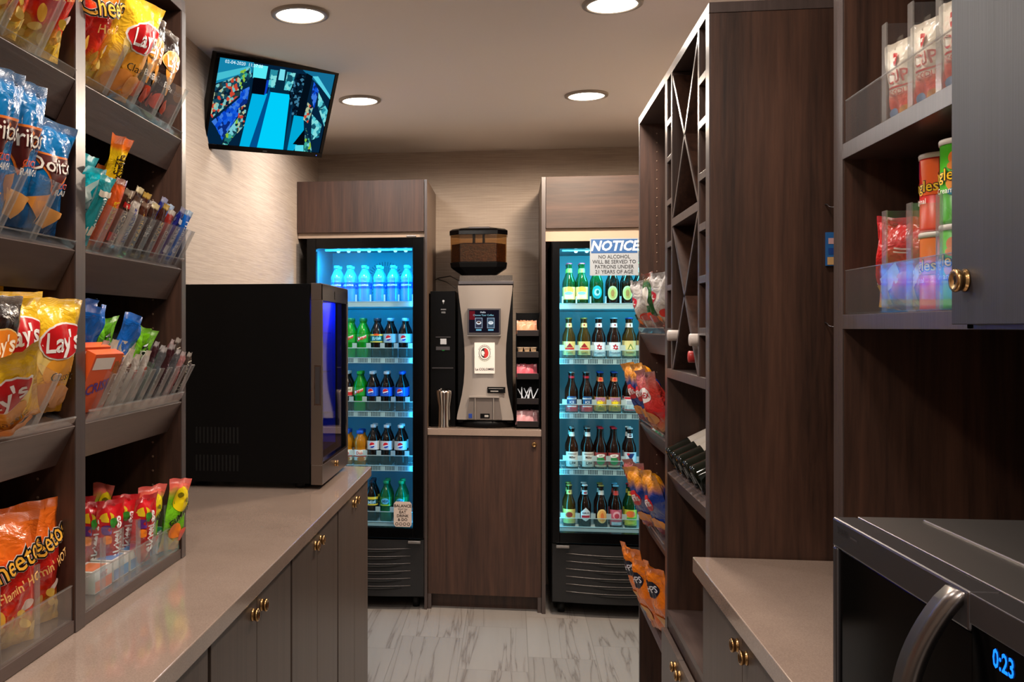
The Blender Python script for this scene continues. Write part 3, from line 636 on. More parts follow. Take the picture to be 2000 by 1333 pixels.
# ------------------------------------------------------------------ hanging monitor
def monitor():
    R = Matrix.Translation((-.907, 3.629, 2.288)) @ Matrix.Rotation(.851, 4, 'Z') @ Matrix.Rotation(-.051, 4, 'Y') @ Matrix.Rotation(.403, 4, 'X')
    t = thing('security_monitor', 'tilted wall monitor showing a blue-tinted security camera view of the room', 'monitor', (-.907, 3.629, 2.288))
    w, h = .56, .35
    b = MB(); b.box(-w/2, w/2, .004, .034, -h/2, h/2, BLACKM, R); b.box(-w*.3, w*.3, .034, .055, -h*.3, h*.3, BLACKM, R); b.build('housing', t, .003)
    b = MB(); bz = .016
    for q in ((-w/2, w/2, h/2-bz, h/2), (-w/2, w/2, -h/2, -h/2+bz*1.2), (-w/2, -w/2+bz, -h/2+bz*1.2, h/2-bz), (w/2-bz, w/2, -h/2+bz*1.2, h/2-bz)): b.box(q[0], q[1], -.002, .004, q[2], q[3], BLACKG, R)
    b.mapped(rect(-.010, .010, -h/2+.0065, -h/2+.0095), mat('bezel_logo', (60, 60, 64), .4), lambda x, y, L: R @ Vector((x, -.0024, y))); b.mapped(ell(w/2-.03, -h/2+.008, .002, .002), emit_mat((90, 120, 255), 2), lambda x, y, L: R @ Vector((x, -.0025, y)))
    b.build('bezel', t, .001)
    x0, x1, z0, z1 = -w/2+bz, w/2-bz, -h/2+bz*1.2, h/2-bz
    fn = lambda s, q, L: R @ Vector((x0+s*(x1-x0), .0028-.00025*L, z1-q*(z1-z0)))
    b = MB(); b.mapped(rect(0, 1, 0, 1, 0), emit_mat((4, 34, 60), 1), fn, 0)
    def spk(name, cols, sc, s=1.0):
        m = bpy.data.materials.new(name); m.use_nodes = True; n = m.node_tree.nodes; l = m.node_tree.links; n.clear()
        e = n.new('ShaderNodeEmission'); o = n.new('ShaderNodeOutputMaterial'); l.new(e.outputs[0], o.inputs[0]); e.inputs[1].default_value = s
        v = tex(n, l, (1, 1, 1), kind='ShaderNodeTexVoronoi', sc=sc); sp = n.new('ShaderNodeSeparateColor'); l.new(v.outputs['Color'], sp.inputs[0])
        rp = ramp(n, l, sp.outputs[0], [(i/len(cols), c) for i, c in enumerate(cols)], 'CONSTANT'); l.new(rp.outputs[0], e.inputs[0]); return m
    mixd = spk('screen_products_mixed', [(200, 70, 50), (40, 60, 60), (120, 190, 190), (20, 70, 90), (180, 190, 150), (10, 30, 50)], 90)
    blue = spk('screen_products_blue', [(10, 70, 200), (20, 90, 220), (60, 120, 220), (10, 40, 120)], 80)
    grn = spk('screen_products_green', [(60, 170, 150), (30, 110, 110), (140, 190, 60), (20, 60, 80), (120, 200, 210), (10, 40, 60)], 90)
    cya = spk('screen_products_cyan', [(90, 200, 210), (40, 140, 160), (130, 220, 220), (20, 80, 100)], 70)
    drk = spk('screen_dark_rack', [(4, 18, 34), (6, 30, 50), (60, 120, 150), (2, 10, 24), (4, 24, 40)], 110)
    E_ = emit_mat
    L = [([(0, .0), (.28, .0), (.28, .12), (0, .30)], E_((20, 130, 170), 1)), ([(0, .18), (.25, .05), (.27, .10), (0, .27)], E_((70, 190, 210), 1)), ([(.70, 0), (1, 0), (1, .26), (.92, .2)], E_((20, 110, 150), 1)), ([(.80, .06), (.85, .05), (1, .27), (1, .31)], E_((90, 210, 230), 1)),
         ([(0, .32), (.17, .17), (.22, .28), (.22, .38), (.02, .70), (0, .66)], mixd), ([(.02, .74), (.23, .40), (.23, .62), (.13, .95), (.06, .80)], blue), ([(.14, .9), (.25, .60), (.25, .82), (.18, 1), (.14, 1)], grn), ([(.18, .12), (.25, .06), (.28, .16), (.20, .35)], grn),
         ([(.21, .35), (.28, .28), (.28, .48), (.22, .55)], blue), ([(.22, .55), (.28, .48), (.29, .75), (.24, .86)], mixd), ([(.28, .02), (.40, .02), (.40, .18), (.29, .18)], E_((90, 235, 245), 1)), ([(.31, .34), (.44, .34), (.37, 1), (.28, 1)], E_((0, 178, 228), 1)),
         ([(.445, .24), (.462, .32), (.43, 1), (.365, 1)], E_((0, 78, 140), 1)), ([(.46, .315), (.63, .315), (.665, 1), (.43, 1)], E_((0, 206, 250), 1)), ([(.295, .17), (.405, .17), (.41, .36), (.30, .36)], E_((2, 6, 16), 1)), ([(.41, .18), (.43, .18), (.425, .34), (.41, .36)], E_((10, 60, 190), 1)),
         ([(.43, .05), (.62, .05), (.64, .31), (.45, .31)], E_((4, 40, 62), 1)), ([(.425, .05), (.49, .05), (.487, .26), (.43, .26)], cya), ([(.57, .05), (.645, .05), (.635, .27), (.57, .27)], cya), ([(.505, .03), (.55, .03), (.555, .16), (.505, .16)], E_((120, 220, 235), 1)),
         ([(.62, .3), (.66, .05), (.74, .05), (.72, .56), (.68, .56)], drk), ([(.74, .03), (.80, .06), (.79, .58), (.72, .58)], E_((2, 14, 26), 1)), ([(.665, .40), (.68, .58), (.72, 1), (.665, 1)], E_((0, 60, 96), 1)),
         ([(.70, .56), (.79, .565), (.82, .75), (.76, 1), (.70, 1)], E_((0, 168, 214), 1)), ([(.82, .72), (.85, .92), (.74, .92)], E_((2, 10, 18), 1)), ([(.765, .93), (.84, .92), (.85, 1), (.77, 1)], E_((90, 220, 235), 1)),
         ([(.82, .12), (.88, .22), (.87, .46), (.82, .30)], blue), ([(.80, .38), (.86, .44), (.84, .64), (.79, .6)], mixd), ([(.88, .24), (1, .45), (1, .66), (.9, .42)], cya), ([(.86, .52), (.97, .64), (.97, .8), (.90, .85)], cya), ([(.83, .70), (.90, .88), (.93, 1), (.85, 1)], grn)]
    for k, (pts, m_) in enumerate(L): b.mapped(poly(pts, 0), m_, fn, 1+k*.25)
    fx = (x1-x0); fz = (z1-z0)
    tv_, tf_ = text('02-04-2020  11:37:00', .055, .20, .035, mx=0, sx=fz/fx*1.1)
    b.mapped(([(x, .07-y) for x, y in tv_], [f[::-1] for f in tf_]), E_((225, 250, 255), 1.1), fn, 11)
    b.build('screen', t)
    b = MB(); p = R @ Vector((0, .06, 0)); b.tube([p, (XL+.12, 3.95, 2.30), (XL+.015, 3.95, 2.30)], .016, BLACKM); b.box(XL, XL+.015, 3.89, 4.01, 2.22, 2.38, BLACKM); b.build('wall_bracket', t)
monitor()

# ------------------------------------------------------------------ black countertop cooler
def counter_cooler():
    x0, x1, y0, y1, z0, z1 = -1.075, -.640, 3.05, 3.545, .950, 1.590
    t = thing('countertop_cooler', 'black countertop cooler with steel-framed glass door on the left counter', 'cooler', ((x0+x1)/2, 3.3, .932))
    b = MB(); w = .03
    b.box(x0, x1, y0, y0+w, z0, z1, BLACK); b.box(x0, x1, y1-w, y1, z0, z1, BLACK); b.box(x0, x0+w, y0+w, y1-w, z0, z1, BLACK); b.box(x0, x1, y0+w, y1-w, z1-w, z1, BLACK); b.box(x0, x1, y0+w, y1-w, z0, z0+w+.05, BLACK)
    for r0 in (1.075, .985):
        for k in range(12): b.box(-1.018+.0125*k, -1.0125+.0125*k, y0-.0006, y0+.001, r0, r0+.052, mat('slot_black', (1, 1, 1), .9))
    b.build('cabinet', t, .002)
    b = MB(); blu = mat('blue_glow_lining', (40, 80, 200), .5); b.box(x0+w, x1-.002, y0+w, y0+w+.002, z0+.08, z1-w, blu); b.box(x0+w, x1-.002, y1-w-.002, y1-w, z0+.08, z1-w, blu); b.box(x0+w, x0+w+.002, y0+w, y1-w, z0+.08, z1-w, blu); b.build('inner_lining', t)  # lining painted blue to carry the interior glow
    for z in (1.14, 1.29, 1.43):
        b = MB()
        for k in range(10): b.tube([(x0+.05, y0+.045+.045*k, z), (x1-.02, y0+.045+.045*k, z)], .0015, CHROME, 6)
        b.tube([(x1-.02, y0+.035, z), (x1-.02, y1-.035, z)], .0025, CHROME, 6); b.tube([(x0+.05, y0+.035, z), (x0+.05, y1-.035, z)], .0025, CHROME, 6); b.build('wire_shelf', t)
    DOORST = mat('door_stainless', (122, 110, 102), .34, .9); d = MB(); X0, X1 = -.637, -.600; ya, yb = y0+.002, y1-.002
    d.box(X0, X1, ya, yb, z0-.004, z0+.060, DOORST); d.box(X0, X1-.003, ya, yb, z1-.052, z1+.002, DOORST); d.box(X0, X1, ya, ya+.012, z0+.060, z1-.052, DOORST); d.box(X0, X1, yb-.022, yb, z0+.060, z1-.052, DOORST); d.box(X1-.003, X1, ya+.003, yb-.003, z1-.055, z1-.001, BLACKG)
    do = d.build('door', t, .0015)
    MB().box(X0+.022, X0+.027, ya+.012, yb-.022, z0+.060, z1-.052, GLASSD).build('glass', do)
    b = MB(); b.box(X0+.020, X1-.001, ya+.012, ya+.017, z0+.060, z1-.052, BLACKG); b.box(X0+.020, X1-.001, yb-.042, yb-.022, z0+.060, z1-.052, BLACKG); b.box(X0+.020, X1-.001, ya+.017, yb-.042, z0+.060, z0+.068, BLACKG); b.build('door_gasket', do)
    b = MB(); b.box(X0+.010, X1-.004, ya-.0016, ya-.0002, 1.20, 1.33, CHROME); b.box(X0+.014, X1-.008, ya-.0019, ya-.0015, 1.206, 1.324, DSTEEL); b.build('recessed_handle', do, .0004)
    knob(do, X1, 3.28, .985, (1, 0, 0), s=.8)
    b = MB(); b.box(X1, X1+.001, 3.27, 3.31, z1-.045, z1-.018, BLACKG); b.build('badge', do)
    for (x, y) in ((-1.04, y0+.04), (-.68, y0+.04), (-1.04, y1-.04), (-.68, y1-.04)):
        MB().lathe([(.014, .933), (.016, .950)], BLACKM, 12, Matrix.Translation((x, y, 0))).build('foot', t)
    l = area('cooler_blue_led', ((x0+x1)/2+.1, y1-.06, z1-.05), (0, 0, 0), .2, .05, 2.8, (.02, .08, 1.0)); l.parent = t; l.location = Vector(l.location)-Vector(t.location)
counter_cooler()

# ------------------------------------------------------------------ drink coolers at the back
RAILM = None
def rail_mat():
    m, n, l, b = nodes('price_rail')
    tc = n.new('ShaderNodeTexCoord'); sp = n.new('ShaderNodeSeparateXYZ'); l.new(tc.outputs['Object'], sp.inputs[0])
    def M(op, a, bb, c=None):
        x = n.new('ShaderNodeMath'); x.operation = op
        for i, v in enumerate((a, bb, c)):
            if v is None: continue
            if isinstance(v, (int, float)): x.inputs[i].default_value = v
            else: l.new(v, x.inputs[i])
        return x.outputs[0]
    a = M('GREATER_THAN', M('FRACT', M('MULTIPLY', sp.outputs[0], 14.0), None), .28); c = M('GREATER_THAN', M('FRACT', M('MULTIPLY', sp.outputs[0], 120.0), None), .45)
    k = M('MULTIPLY', a, c); rp = ramp(n, l, k, [(0, (140, 176, 184)), (1, (30, 60, 74))]); l.new(rp.outputs[0], b.inputs['Base Color']); return m
RAILM = rail_mat(); RAILW = mat('rail_plastic', (140, 176, 184), .4)
SHZ = {'L': [1.580, 1.285, 1.004, .722, .428], 'R': [1.566, 1.285, 1.008, .722, .428]}
def drink_cooler(side, x0, x1, gx0, gx1, gz0, gz1, ztop, label):
    y0, y1 = 4.985, 5.54
    t = thing('drink_cooler', label, 'cooler', ((x0+x1)/2, 5.25, 0))
    b = MB(); b.box(x0, x0+.025, y0, y1, .06, ztop, BLACK); b.box(x1-.025, x1, y0, y1, .06, ztop, BLACK); b.box(x0+.025, x1-.025, y0, y1, ztop-.03, ztop, BLACK); b.box(x0+.025, x1-.025, y1-.01, y1, .06, ztop-.03, BLACK); b.box(x0+.025, x1-.025, y0+.01, y1-.01, .06, .385, BLACK)
    for xx in (x0+.05, x1-.05): b.lathe([(.018, 0), (.018, .06)], BLACKM, 10, Matrix.Translation((xx, y0+.06, 0))); b.lathe([(.018, 0), (.018, .06)], BLACKM, 10, Matrix.Translation((xx, y1-.06, 0)))
    b.build('cabinet', t)
    ix0, ix1 = x0+.026, x1-.026
    b = MB(); b.box(ix0, ix0+.004, y0+.06, y1-.012, .386, ztop-.032, LINER); b.box(ix1-.004, ix1, y0+.06, y1-.012, .386, ztop-.032, LINER); b.box(ix0+.004, ix1-.004, y1-.016, y1-.012, .386, ztop-.032, LINER)
    b.box(ix0+.004, ix1-.004, y0+.06, y1-.016, ztop-.036, ztop-.032, LINER); b.box(ix0+.004, ix1-.004, y0+.02, y1-.016, .386, .392, LINER)
    # fan grille on the back wall
    cx = (ix0+ix1)/2+.03; 
    if side == 'L':
        for k in range(40):
            a = 2*PI*k/40; T = Matrix.Translation((cx, y1-.0165, 1.72)) @ Matrix.Rotation(a, 4, 'Y'); b.box(-.0022, .0022, -.001, .001, .082, .106, mat('grille_slot', (60, 80, 90), .7), T)
        for k in range(15):
            xx = -.07+.01*k; hh = math.sqrt(max(0, .078**2-xx*xx)); b.box(cx+xx-.0015, cx+xx+.0015, y1-.0175, y1-.0155, 1.72-hh, 1.72+hh, mat('grille_slot', (60, 80, 90), .7))
    b.build('liner', t)
    b = MB()
    lm = emit_mat((120, 220, 255) if side == 'L' else (170, 235, 255), 3.0)
    for k in range(7): b.lathe([(.0001, -.010), (.008, -.007), (.010, 0)], lm, 10, Matrix.Translation((gx0+.09+.055*k+(.03 if k > 4 else 0), 5.10, gz1-.002)))
    b.box(gx0+.02, gx1-.02, 5.088, 5.112, gz1-.002, gz1+.008, WHITEP); b.build('led_strip', t)
    for i, z in enumerate(SHZ[side]):
        b = MB(); ya, yb = 5.045, 5.50
        n = 26
        if i < 4:
            for k in range(n): xx = ix0+.012+(ix1-ix0-.024)*k/(n-1); b.box(xx-.0011, xx+.0011, ya, yb, z-.006, z-.003, WHITEP)
            for yy in (ya+.01, (ya+yb)/2, yb-.005): b.box(ix0+.006, ix1-.006, yy-.002, yy+.002, z-.010, z-.006, WHITEP)
        else: b.box(ix0+.006, ix1-.006, ya, yb, z-.012, z-.003, WHITEP)
        so = b.build('shelf', t)
        b = MB(); b.box(ix0+.006, ix1-.006, ya-.008, ya, z-.019, z+.004, RAILM if i in (1, 2, 3) else RAILW); b.box(ix0+.006, ix1-.006, ya-.010, ya+.002, z+.004, z+.007, RAILW); b.box(ix0+.006, ix1-.006, ya-.010, ya+.002, z-.022, z-.019, RAILW); b.build('price_rail', so)
    # door
    b = MB(); ya, yb = 4.94, 4.984; zt = ztop-.004
    b.box(x0+.002, gx0, ya, yb, .372, zt, BLACKG); b.box(gx1, x1-.002, ya, yb, .372, zt, BLACKG); b.box(gx0, gx1, ya, yb, gz1, zt, BLACKG); b.box(gx0, gx1, ya, yb, .372, gz0, BLACKG)
    do = b.build('door', t, .002)
    MB().box(gx0-.004, gx1+.004, ya+.008, ya+.014, gz0-.004, gz1+.004, GLASS).build('glass', do)
    hx = x1-.05 if side == 'L' else x0+.05
    MB().box(hx-.03, hx+.035, ya-.014, ya+.004, .349, .362, STEEL).build('hinge', do, .002)
    if side == 'L': MB().box(hx-.04, hx+.01, ya-.004, ya+.02, ztop-.002, ztop+.006, STEEL).build('hinge', do, .002)
    # curved lower grille
    b = MB(); N = 16
    def yc(s): return 4.965-.028*math.sin(PI*s)
    za, zb = .072, .362
    vs = []; 
    for k in range(N+1):
        s = k/N; x = x0+.003+(x1-x0-.006)*s; vs += [(x, yc(s), za), (x, yc(s), zb), (x, 5.0, za), (x, 5.0, zb)]
    fs = []
    for k in range(N): o = 4*k; fs += [(o, o+4, o+5, o+1), (o+1, o+5, o+7, o+3), (o+2, o+6, o+4, o)]
    fs += [(0, 1, 3, 2), (4*N, 4*N+2, 4*N+3, 4*N+1)]
    b.add(vs, fs, mat('grille_black', (24, 23, 24), .38), False)
    for j in range(6):
        z = .318-.038*j; pts = [(x0+.07+(x1-x0-.14)*k/N, yc((.07+(x1-x0-.14)*k/N)/(x1-x0))-.002, z-.006*math.sin(PI*k/N)) for k in range(N+1)]
        b.tube(pts, .0022, mat('grille_highlight', (86, 80, 78), .3), 6)
        b.tube([(p[0]*.72+.28*(x0+x1)/2+.02, p[1]+.0014, p[2]-.013) for p in pts], .006, mat('grille_slot_black', (2, 2, 2), .8), 6)
    b.build('lower_grille', t)
    return t, do
dL, doL = drink_cooler('L', -1.055, -.445, -1.005, -.502, .424, 1.858, 1.915, 'left glass-door drink cooler with cyan light and soda bottles')
dR, doR = drink_cooler('R', .198, .812, .236, .772, .424, 1.845, 1.885, 'right glass-door drink cooler with cyan light and beer bottles')
# signs stuck on the doors
b = MB(); fn = lambda x, y, L: Vector((x, 4.936-.0004*L, y))
b.box(.384, .620, 4.9365, 4.938, 1.708, 1.893, P((136, 145, 154), .8)); b.mapped(rect(.390, .614, 1.819, 1.888, 0), P((20, 74, 130), .5), fn)
b.mapped(text('NOTICE', .068, .502, 1.853, 0, .03, .25, mx=0, sx=.93), P((200, 206, 212), .8), fn, 2)
for i, s_ in enumerate(('NO ALCOHOL', 'WILL BE SERVED TO', 'PATRONS UNDER', '21 YEARS OF AGE')): b.mapped(text(s_, .0255, .502, 1.800-.0248*i, 0, .012, mx=0, sx=.92), P((24, 26, 34), .5), fn, 1)
tag(b.build('notice_sign'), 'white notice sign with blue header about serving alcohol, on the right cooler door', 'sign')
b = MB(); b.prism([(-.599, .445), (-.590, .431), (-.516, .431), (-.507, .445), (-.507, .548), (-.516, .560), (-.590, .560), (-.599, .548)], 4.9365, 4.938, P((206, 188, 176), .5))
for s_, z, q in (('BALANCE', .538, .0205), ('WHAT YOU', .5215, .009), ('EAT', .506, .020), ('DRINK', .487, .020), ('& DO', .468, .020)): b.mapped(text(s_, q, -.553, z, 0, .015, mx=0), P((50, 36, 32), .5), fn, 1)
for k in range(4): b.mapped(ell(-.583+.020*k, .446, .008, .008, mx=0), P((70, 54, 48), .5), fn, 1); b.mapped(ell(-.583+.020*k, .446, .005, .005, mx=0), P((206, 188, 176), .5), fn, 2)
tag(b.build('balance_sticker'), 'beige sticker with brown lettering low on the left cooler door', 'sticker')

# ------------------------------------------------------------------ bottles
def liquid(name, c, k=.45, r=.08):
    """tinted bottle: part see-through, part glowing through"""
    m = bpy.data.materials.new(name); m.use_nodes = True; n = m.node_tree.nodes; l = m.node_tree.links; n.clear()
    o = n.new('ShaderNodeOutputMaterial'); L = lin(c)
    t = n.new('ShaderNodeBsdfTransparent'); t.inputs[0].default_value = (*[x**.5 for x in L], 1)
    d = n.new('ShaderNodeBsdfDiffuse'); d.inputs[0].default_value = (*L, 1); tl = n.new('ShaderNodeBsdfTranslucent'); tl.inputs[0].default_value = (*L, 1)
    a = n.new('ShaderNodeMixShader'); a.inputs[0].default_value = .5; l.new(d.outputs[0], a.inputs[1]); l.new(tl.outputs[0], a.inputs[2])
    h = n.new('ShaderNodeMixShader'); h.inputs[0].default_value = k; l.new(a.outputs[0], h.inputs[1]); l.new(t.outputs[0], h.inputs[2])
    g = n.new('ShaderNodeBsdfGlossy'); g.inputs['Roughness'].default_value = r; fr = n.new('ShaderNodeFresnel'); fr.inputs[0].default_value = 1.5
    x = n.new('ShaderNodeMixShader'); l.new(fr.outputs[0], x.inputs[0]); l.new(h.outputs[0], x.inputs[1]); l.new(g.outputs[0], x.inputs[2]); l.new(x.outputs[0], o.inputs[0]); return m
PROF = {
 'soda': [(.0, .004), (.022, .0), (.030, .004), (.0325, .012), (.0325, .045), (.029, .058), (.0295, .075), (.033, .088), (.0335, .130), (.0325, .142), (.027, .160), (.017, .180), (.0125, .190), (.0122, .198), (.0155, .200), (.0155, .202), (.011, .203)],
 'water': [(.0, .003), (.026, .0), (.031, .006), (.029, .016), (.0315, .022), (.029, .032), (.0315, .040), (.029, .050), (.0315, .058), (.029, .068), (.0315, .076), (.0315, .112), (.029, .120), (.032, .128), (.031, .140), (.022, .160), (.013, .176), (.012, .186), (.014, .187), (.011, .190)],
 'juice': [(.0, .003), (.028, .0), (.032, .006), (.033, .05), (.031, .09), (.029, .096), (.0325, .104), (.032, .125), (.026, .145), (.018, .155), (.017, .172)],
 'beer': [(.0, .006), (.022, .0), (.030, .002), (.0315, .008), (.0315, .112), (.029, .128), (.020, .150), (.0145, .168), (.0128, .190), (.0128, .205), (.0148, .207), (.0148, .212), (.0120, .214)]}
CAP = {'soda': [(.0, 0), (.0152, 0), (.0152, .015), (.0135, .0175), (0, .0175)], 'water': [(.0, 0), (.0145, 0), (.0145, .012), (.013, .014), (0, .014)], 'juice': [(0, 0), (.0195, 0), (.0195, .016), (.018, .018), (0, .018)], 'beer': [(.0, 0), (.0158, 0), (.0150, .004), (.0125, .0065), (0, .007)]}
CAPZ = {'soda': .1995, 'water': .186, 'juice': .168, 'beer': .2115}
def bottle(kind, name, body, cap, lab=None, lz=None, decals=(), neck=None, ncol=None, ndec=(), rl=.0340, full=True, span=PI):
    t = thing(name, '', 'bottle', local=True)
    MB().lathe(PROF[kind], body, 24, cap=False).build('bottle_body', t)
    MB().lathe([(r, z+CAPZ[kind]) for r, z in CAP[kind]], cap, 20).build('cap', t)
    def cyl(r): return lambda x, y, L: Vector((r*math.sin(x/r), -(r+.0004*L)*math.cos(x/r), y)) if True else None
    def mk(nm, r, z0, z1, c, dec, sp, r2=None):
        b = MB(); n = 24; r2 = r2 or r
        vs = []; 
        for j, (rr, z) in enumerate(((r, z0), (r2, z1))):
            for i in range(n+1): a = -sp+2*sp*i/n; vs.append((rr*math.sin(a), -rr*math.cos(a), z))
        if c: b.add(vs, [(i, i+1, n+2+i, n+1+i) for i in range(n)], c, True)
        f = lambda x, y, L: (lambda q: Vector((q*math.sin(x/q), -(q+.0004*L)*math.cos(x/q), y)))(r+(r2-r)*(y-z0)/(z1-z0)+.0002)
        for k, (s_, m_) in enumerate(dec): b.mapped(s_, m_, f, 1+k)
        b.build(nm, t)
    if lz: mk('label_wrap', rl, lz[0], lz[1], lab, decals, span)
    if neck: mk('neck_label', neck[2], neck[0], neck[1], ncol, ndec, PI if len(neck) < 5 else neck[4], neck[3])
    return t
LQ = {'water': clear('water_plastic', (.62, .84, 1.0), gloss=.14, haze=.50, hazec=(110, 205, 245), r=.10), 'green': liquid('green_soda', (20, 190, 40), .35), 'cola': liquid('cola', (26, 14, 12), .15), 'dkgreen': liquid('dark_green_glass', (16, 84, 34), .35), 'brown': liquid('brown_glass', (44, 20, 10), .25), 'winegl': liquid('wine_glass', (8, 22, 12), .08), 'teal': liquid('lemon_lime_plastic', (20, 150, 84), .45), 'orange': liquid('orange_juice', (240, 160, 30), .15), 'amber': liquid('amber_glass', (90, 70, 20), .35)}
def globe(cx, cy, r):
    up = [(cx+r*math.cos(a), cy+r*math.sin(a)) for a in [PI*(.08+.98*i/10) for i in range(11)]]; dn = [(cx+r*math.cos(a), cy+r*math.sin(a)) for a in [PI*(1.2+.75*i/10) for i in range(11)]]
    return [(ell(cx, cy, r*1.06, r*1.06, mx=.01), P((238, 240, 242))), (poly(up, .01), P((214, 28, 46))), (poly(dn, .01), P((20, 60, 170)))]
CW, CB, CG, CGR, CR, CS = mat('cap_white', (225, 232, 235), .4), mat('cap_blue', (20, 90, 200), .4), mat('cap_green', (40, 190, 50), .4), mat('cap_grey', (150, 160, 165), .35, .6), mat('cap_red', (190, 26, 50), .35), mat('cap_gold', (190, 170, 90), .35, .5)
CDK = mat('cap_dark', (20, 40, 60), .4); CTE = mat('cap_pale_blue', (120, 200, 235), .4)
def dew(capm, nm='green_soda_bottle'):
    return bottle('soda', nm, LQ['green'], capm, P((30, 150, 50)), (.090, .132), [(poly([(-.026, .098), (.028, .118), (.028, .128), (-.02, .112)], .01), P((236, 244, 236))), (text('Dew', .030, 0, .111, .35, .02, .3, mx=.01), P((206, 24, 36)))])
def cola(lab, capm, nm):
    return bottle('soda', nm, LQ['cola'], capm, P(lab), (.088, .134), globe(-.002, .112, .0145))
B = {
 'water': bottle('water', 'water_bottle', LQ['water'], CTE, clear('water_label', (.2, .5, 1.0), haze=.6, hazec=(30, 110, 225)), (.078, .112), [(text('AQUAFINA', .013, 0, .095, 0, .01, mx=.01), P((238, 246, 250)))], rl=.0322),
 'dew': dew(CG), 'dew2': dew(mat('cap_deep_green', (10, 120, 60), .4)),
 'mist': bottle('soda', 'iced_tea_bottle', LQ['cola'], CDK, P((0, 96, 110)), (.088, .134), [(rect(-.05, .05, .124, .132, .01), P((226, 200, 60))), (ell(0, .130, .016, .005), P((220, 80, 30))), (text('Brisk', .026, 0, .110, .1, .02, .2, mx=.01), P((150, 225, 235))), (rect(-.05, .05, .089, .095, .01), P((200, 190, 70)))]),
 'pdiet': cola((150, 190, 204), CTE, 'diet_cola_bottle'), 'pdiet2': cola((198, 204, 206), CW, 'diet_cola_bottle'), 'pepsi': cola((24, 84, 200), CW, 'cola_bottle'), 'pepsib': cola((24, 84, 210), CB, 'cola_bottle'),
 'cherry': bottle('soda', 'cherry_cola_bottle', LQ['cola'], CW, P((226, 214, 200)), (.088, .134), [(rect(-.05, .05, .090, .108, .01), P((196, 40, 40))), (text('CHERRY', .014, 0, .120, 0, .02, mx=.01), P((40, 90, 50)))]),
 'juice': bottle('juice', 'orange_juice_bottle', LQ['orange'], CB, P((240, 232, 216)), (.030, .086), [(text('Dole', .022, 0, .068, 0, .02, mx=.01), P((190, 40, 40))), (rect(-.05, .05, .048, .055, .01), P((220, 60, 40))), (ell(.006, .038, .022, .012), P((240, 130, 30)))], rl=.0338),
 'tea': bottle('soda', 'iced_tea_bottle', LQ['cola'], CDK, P((30, 70, 60)), (.088, .134), [(rect(-.05, .05, .120, .133, .01), P((222, 200, 60))), (text('Mist', .026, 0, .105, .15, .02, .2, mx=.01), P((170, 220, 235))), (rect(-.05, .05, .089, .096, .01), P((222, 200, 60)))]),
 'lime': bottle('soda', 'lemon_lime_soda_bottle', LQ['teal'], mat('cap_teal_green', (20, 150, 90), .4), clear('lime_label', (.2, .9, .5), haze=.6, hazec=(60, 190, 110)), (.088, .134), [(ell(0, .112, .022, .016), P((90, 190, 220))), (text('Mist', .022, 0, .112, .15, .02, .2, mx=.01), P((20, 90, 140))), (rect(-.03, .03, .089, .094, .01), P((170, 220, 60)))]),
}
def beer(nm, body, cap, lab, lz, dec, ncol=None, ndec=(), span=1.25, nz=(.168, .190, .0152, .0135)):
    return bottle('beer', nm, body, cap, P(lab) if lab else None, lz, dec, nz if ncol else None, P(ncol) if ncol else None, ndec, rl=.0320, span=span)
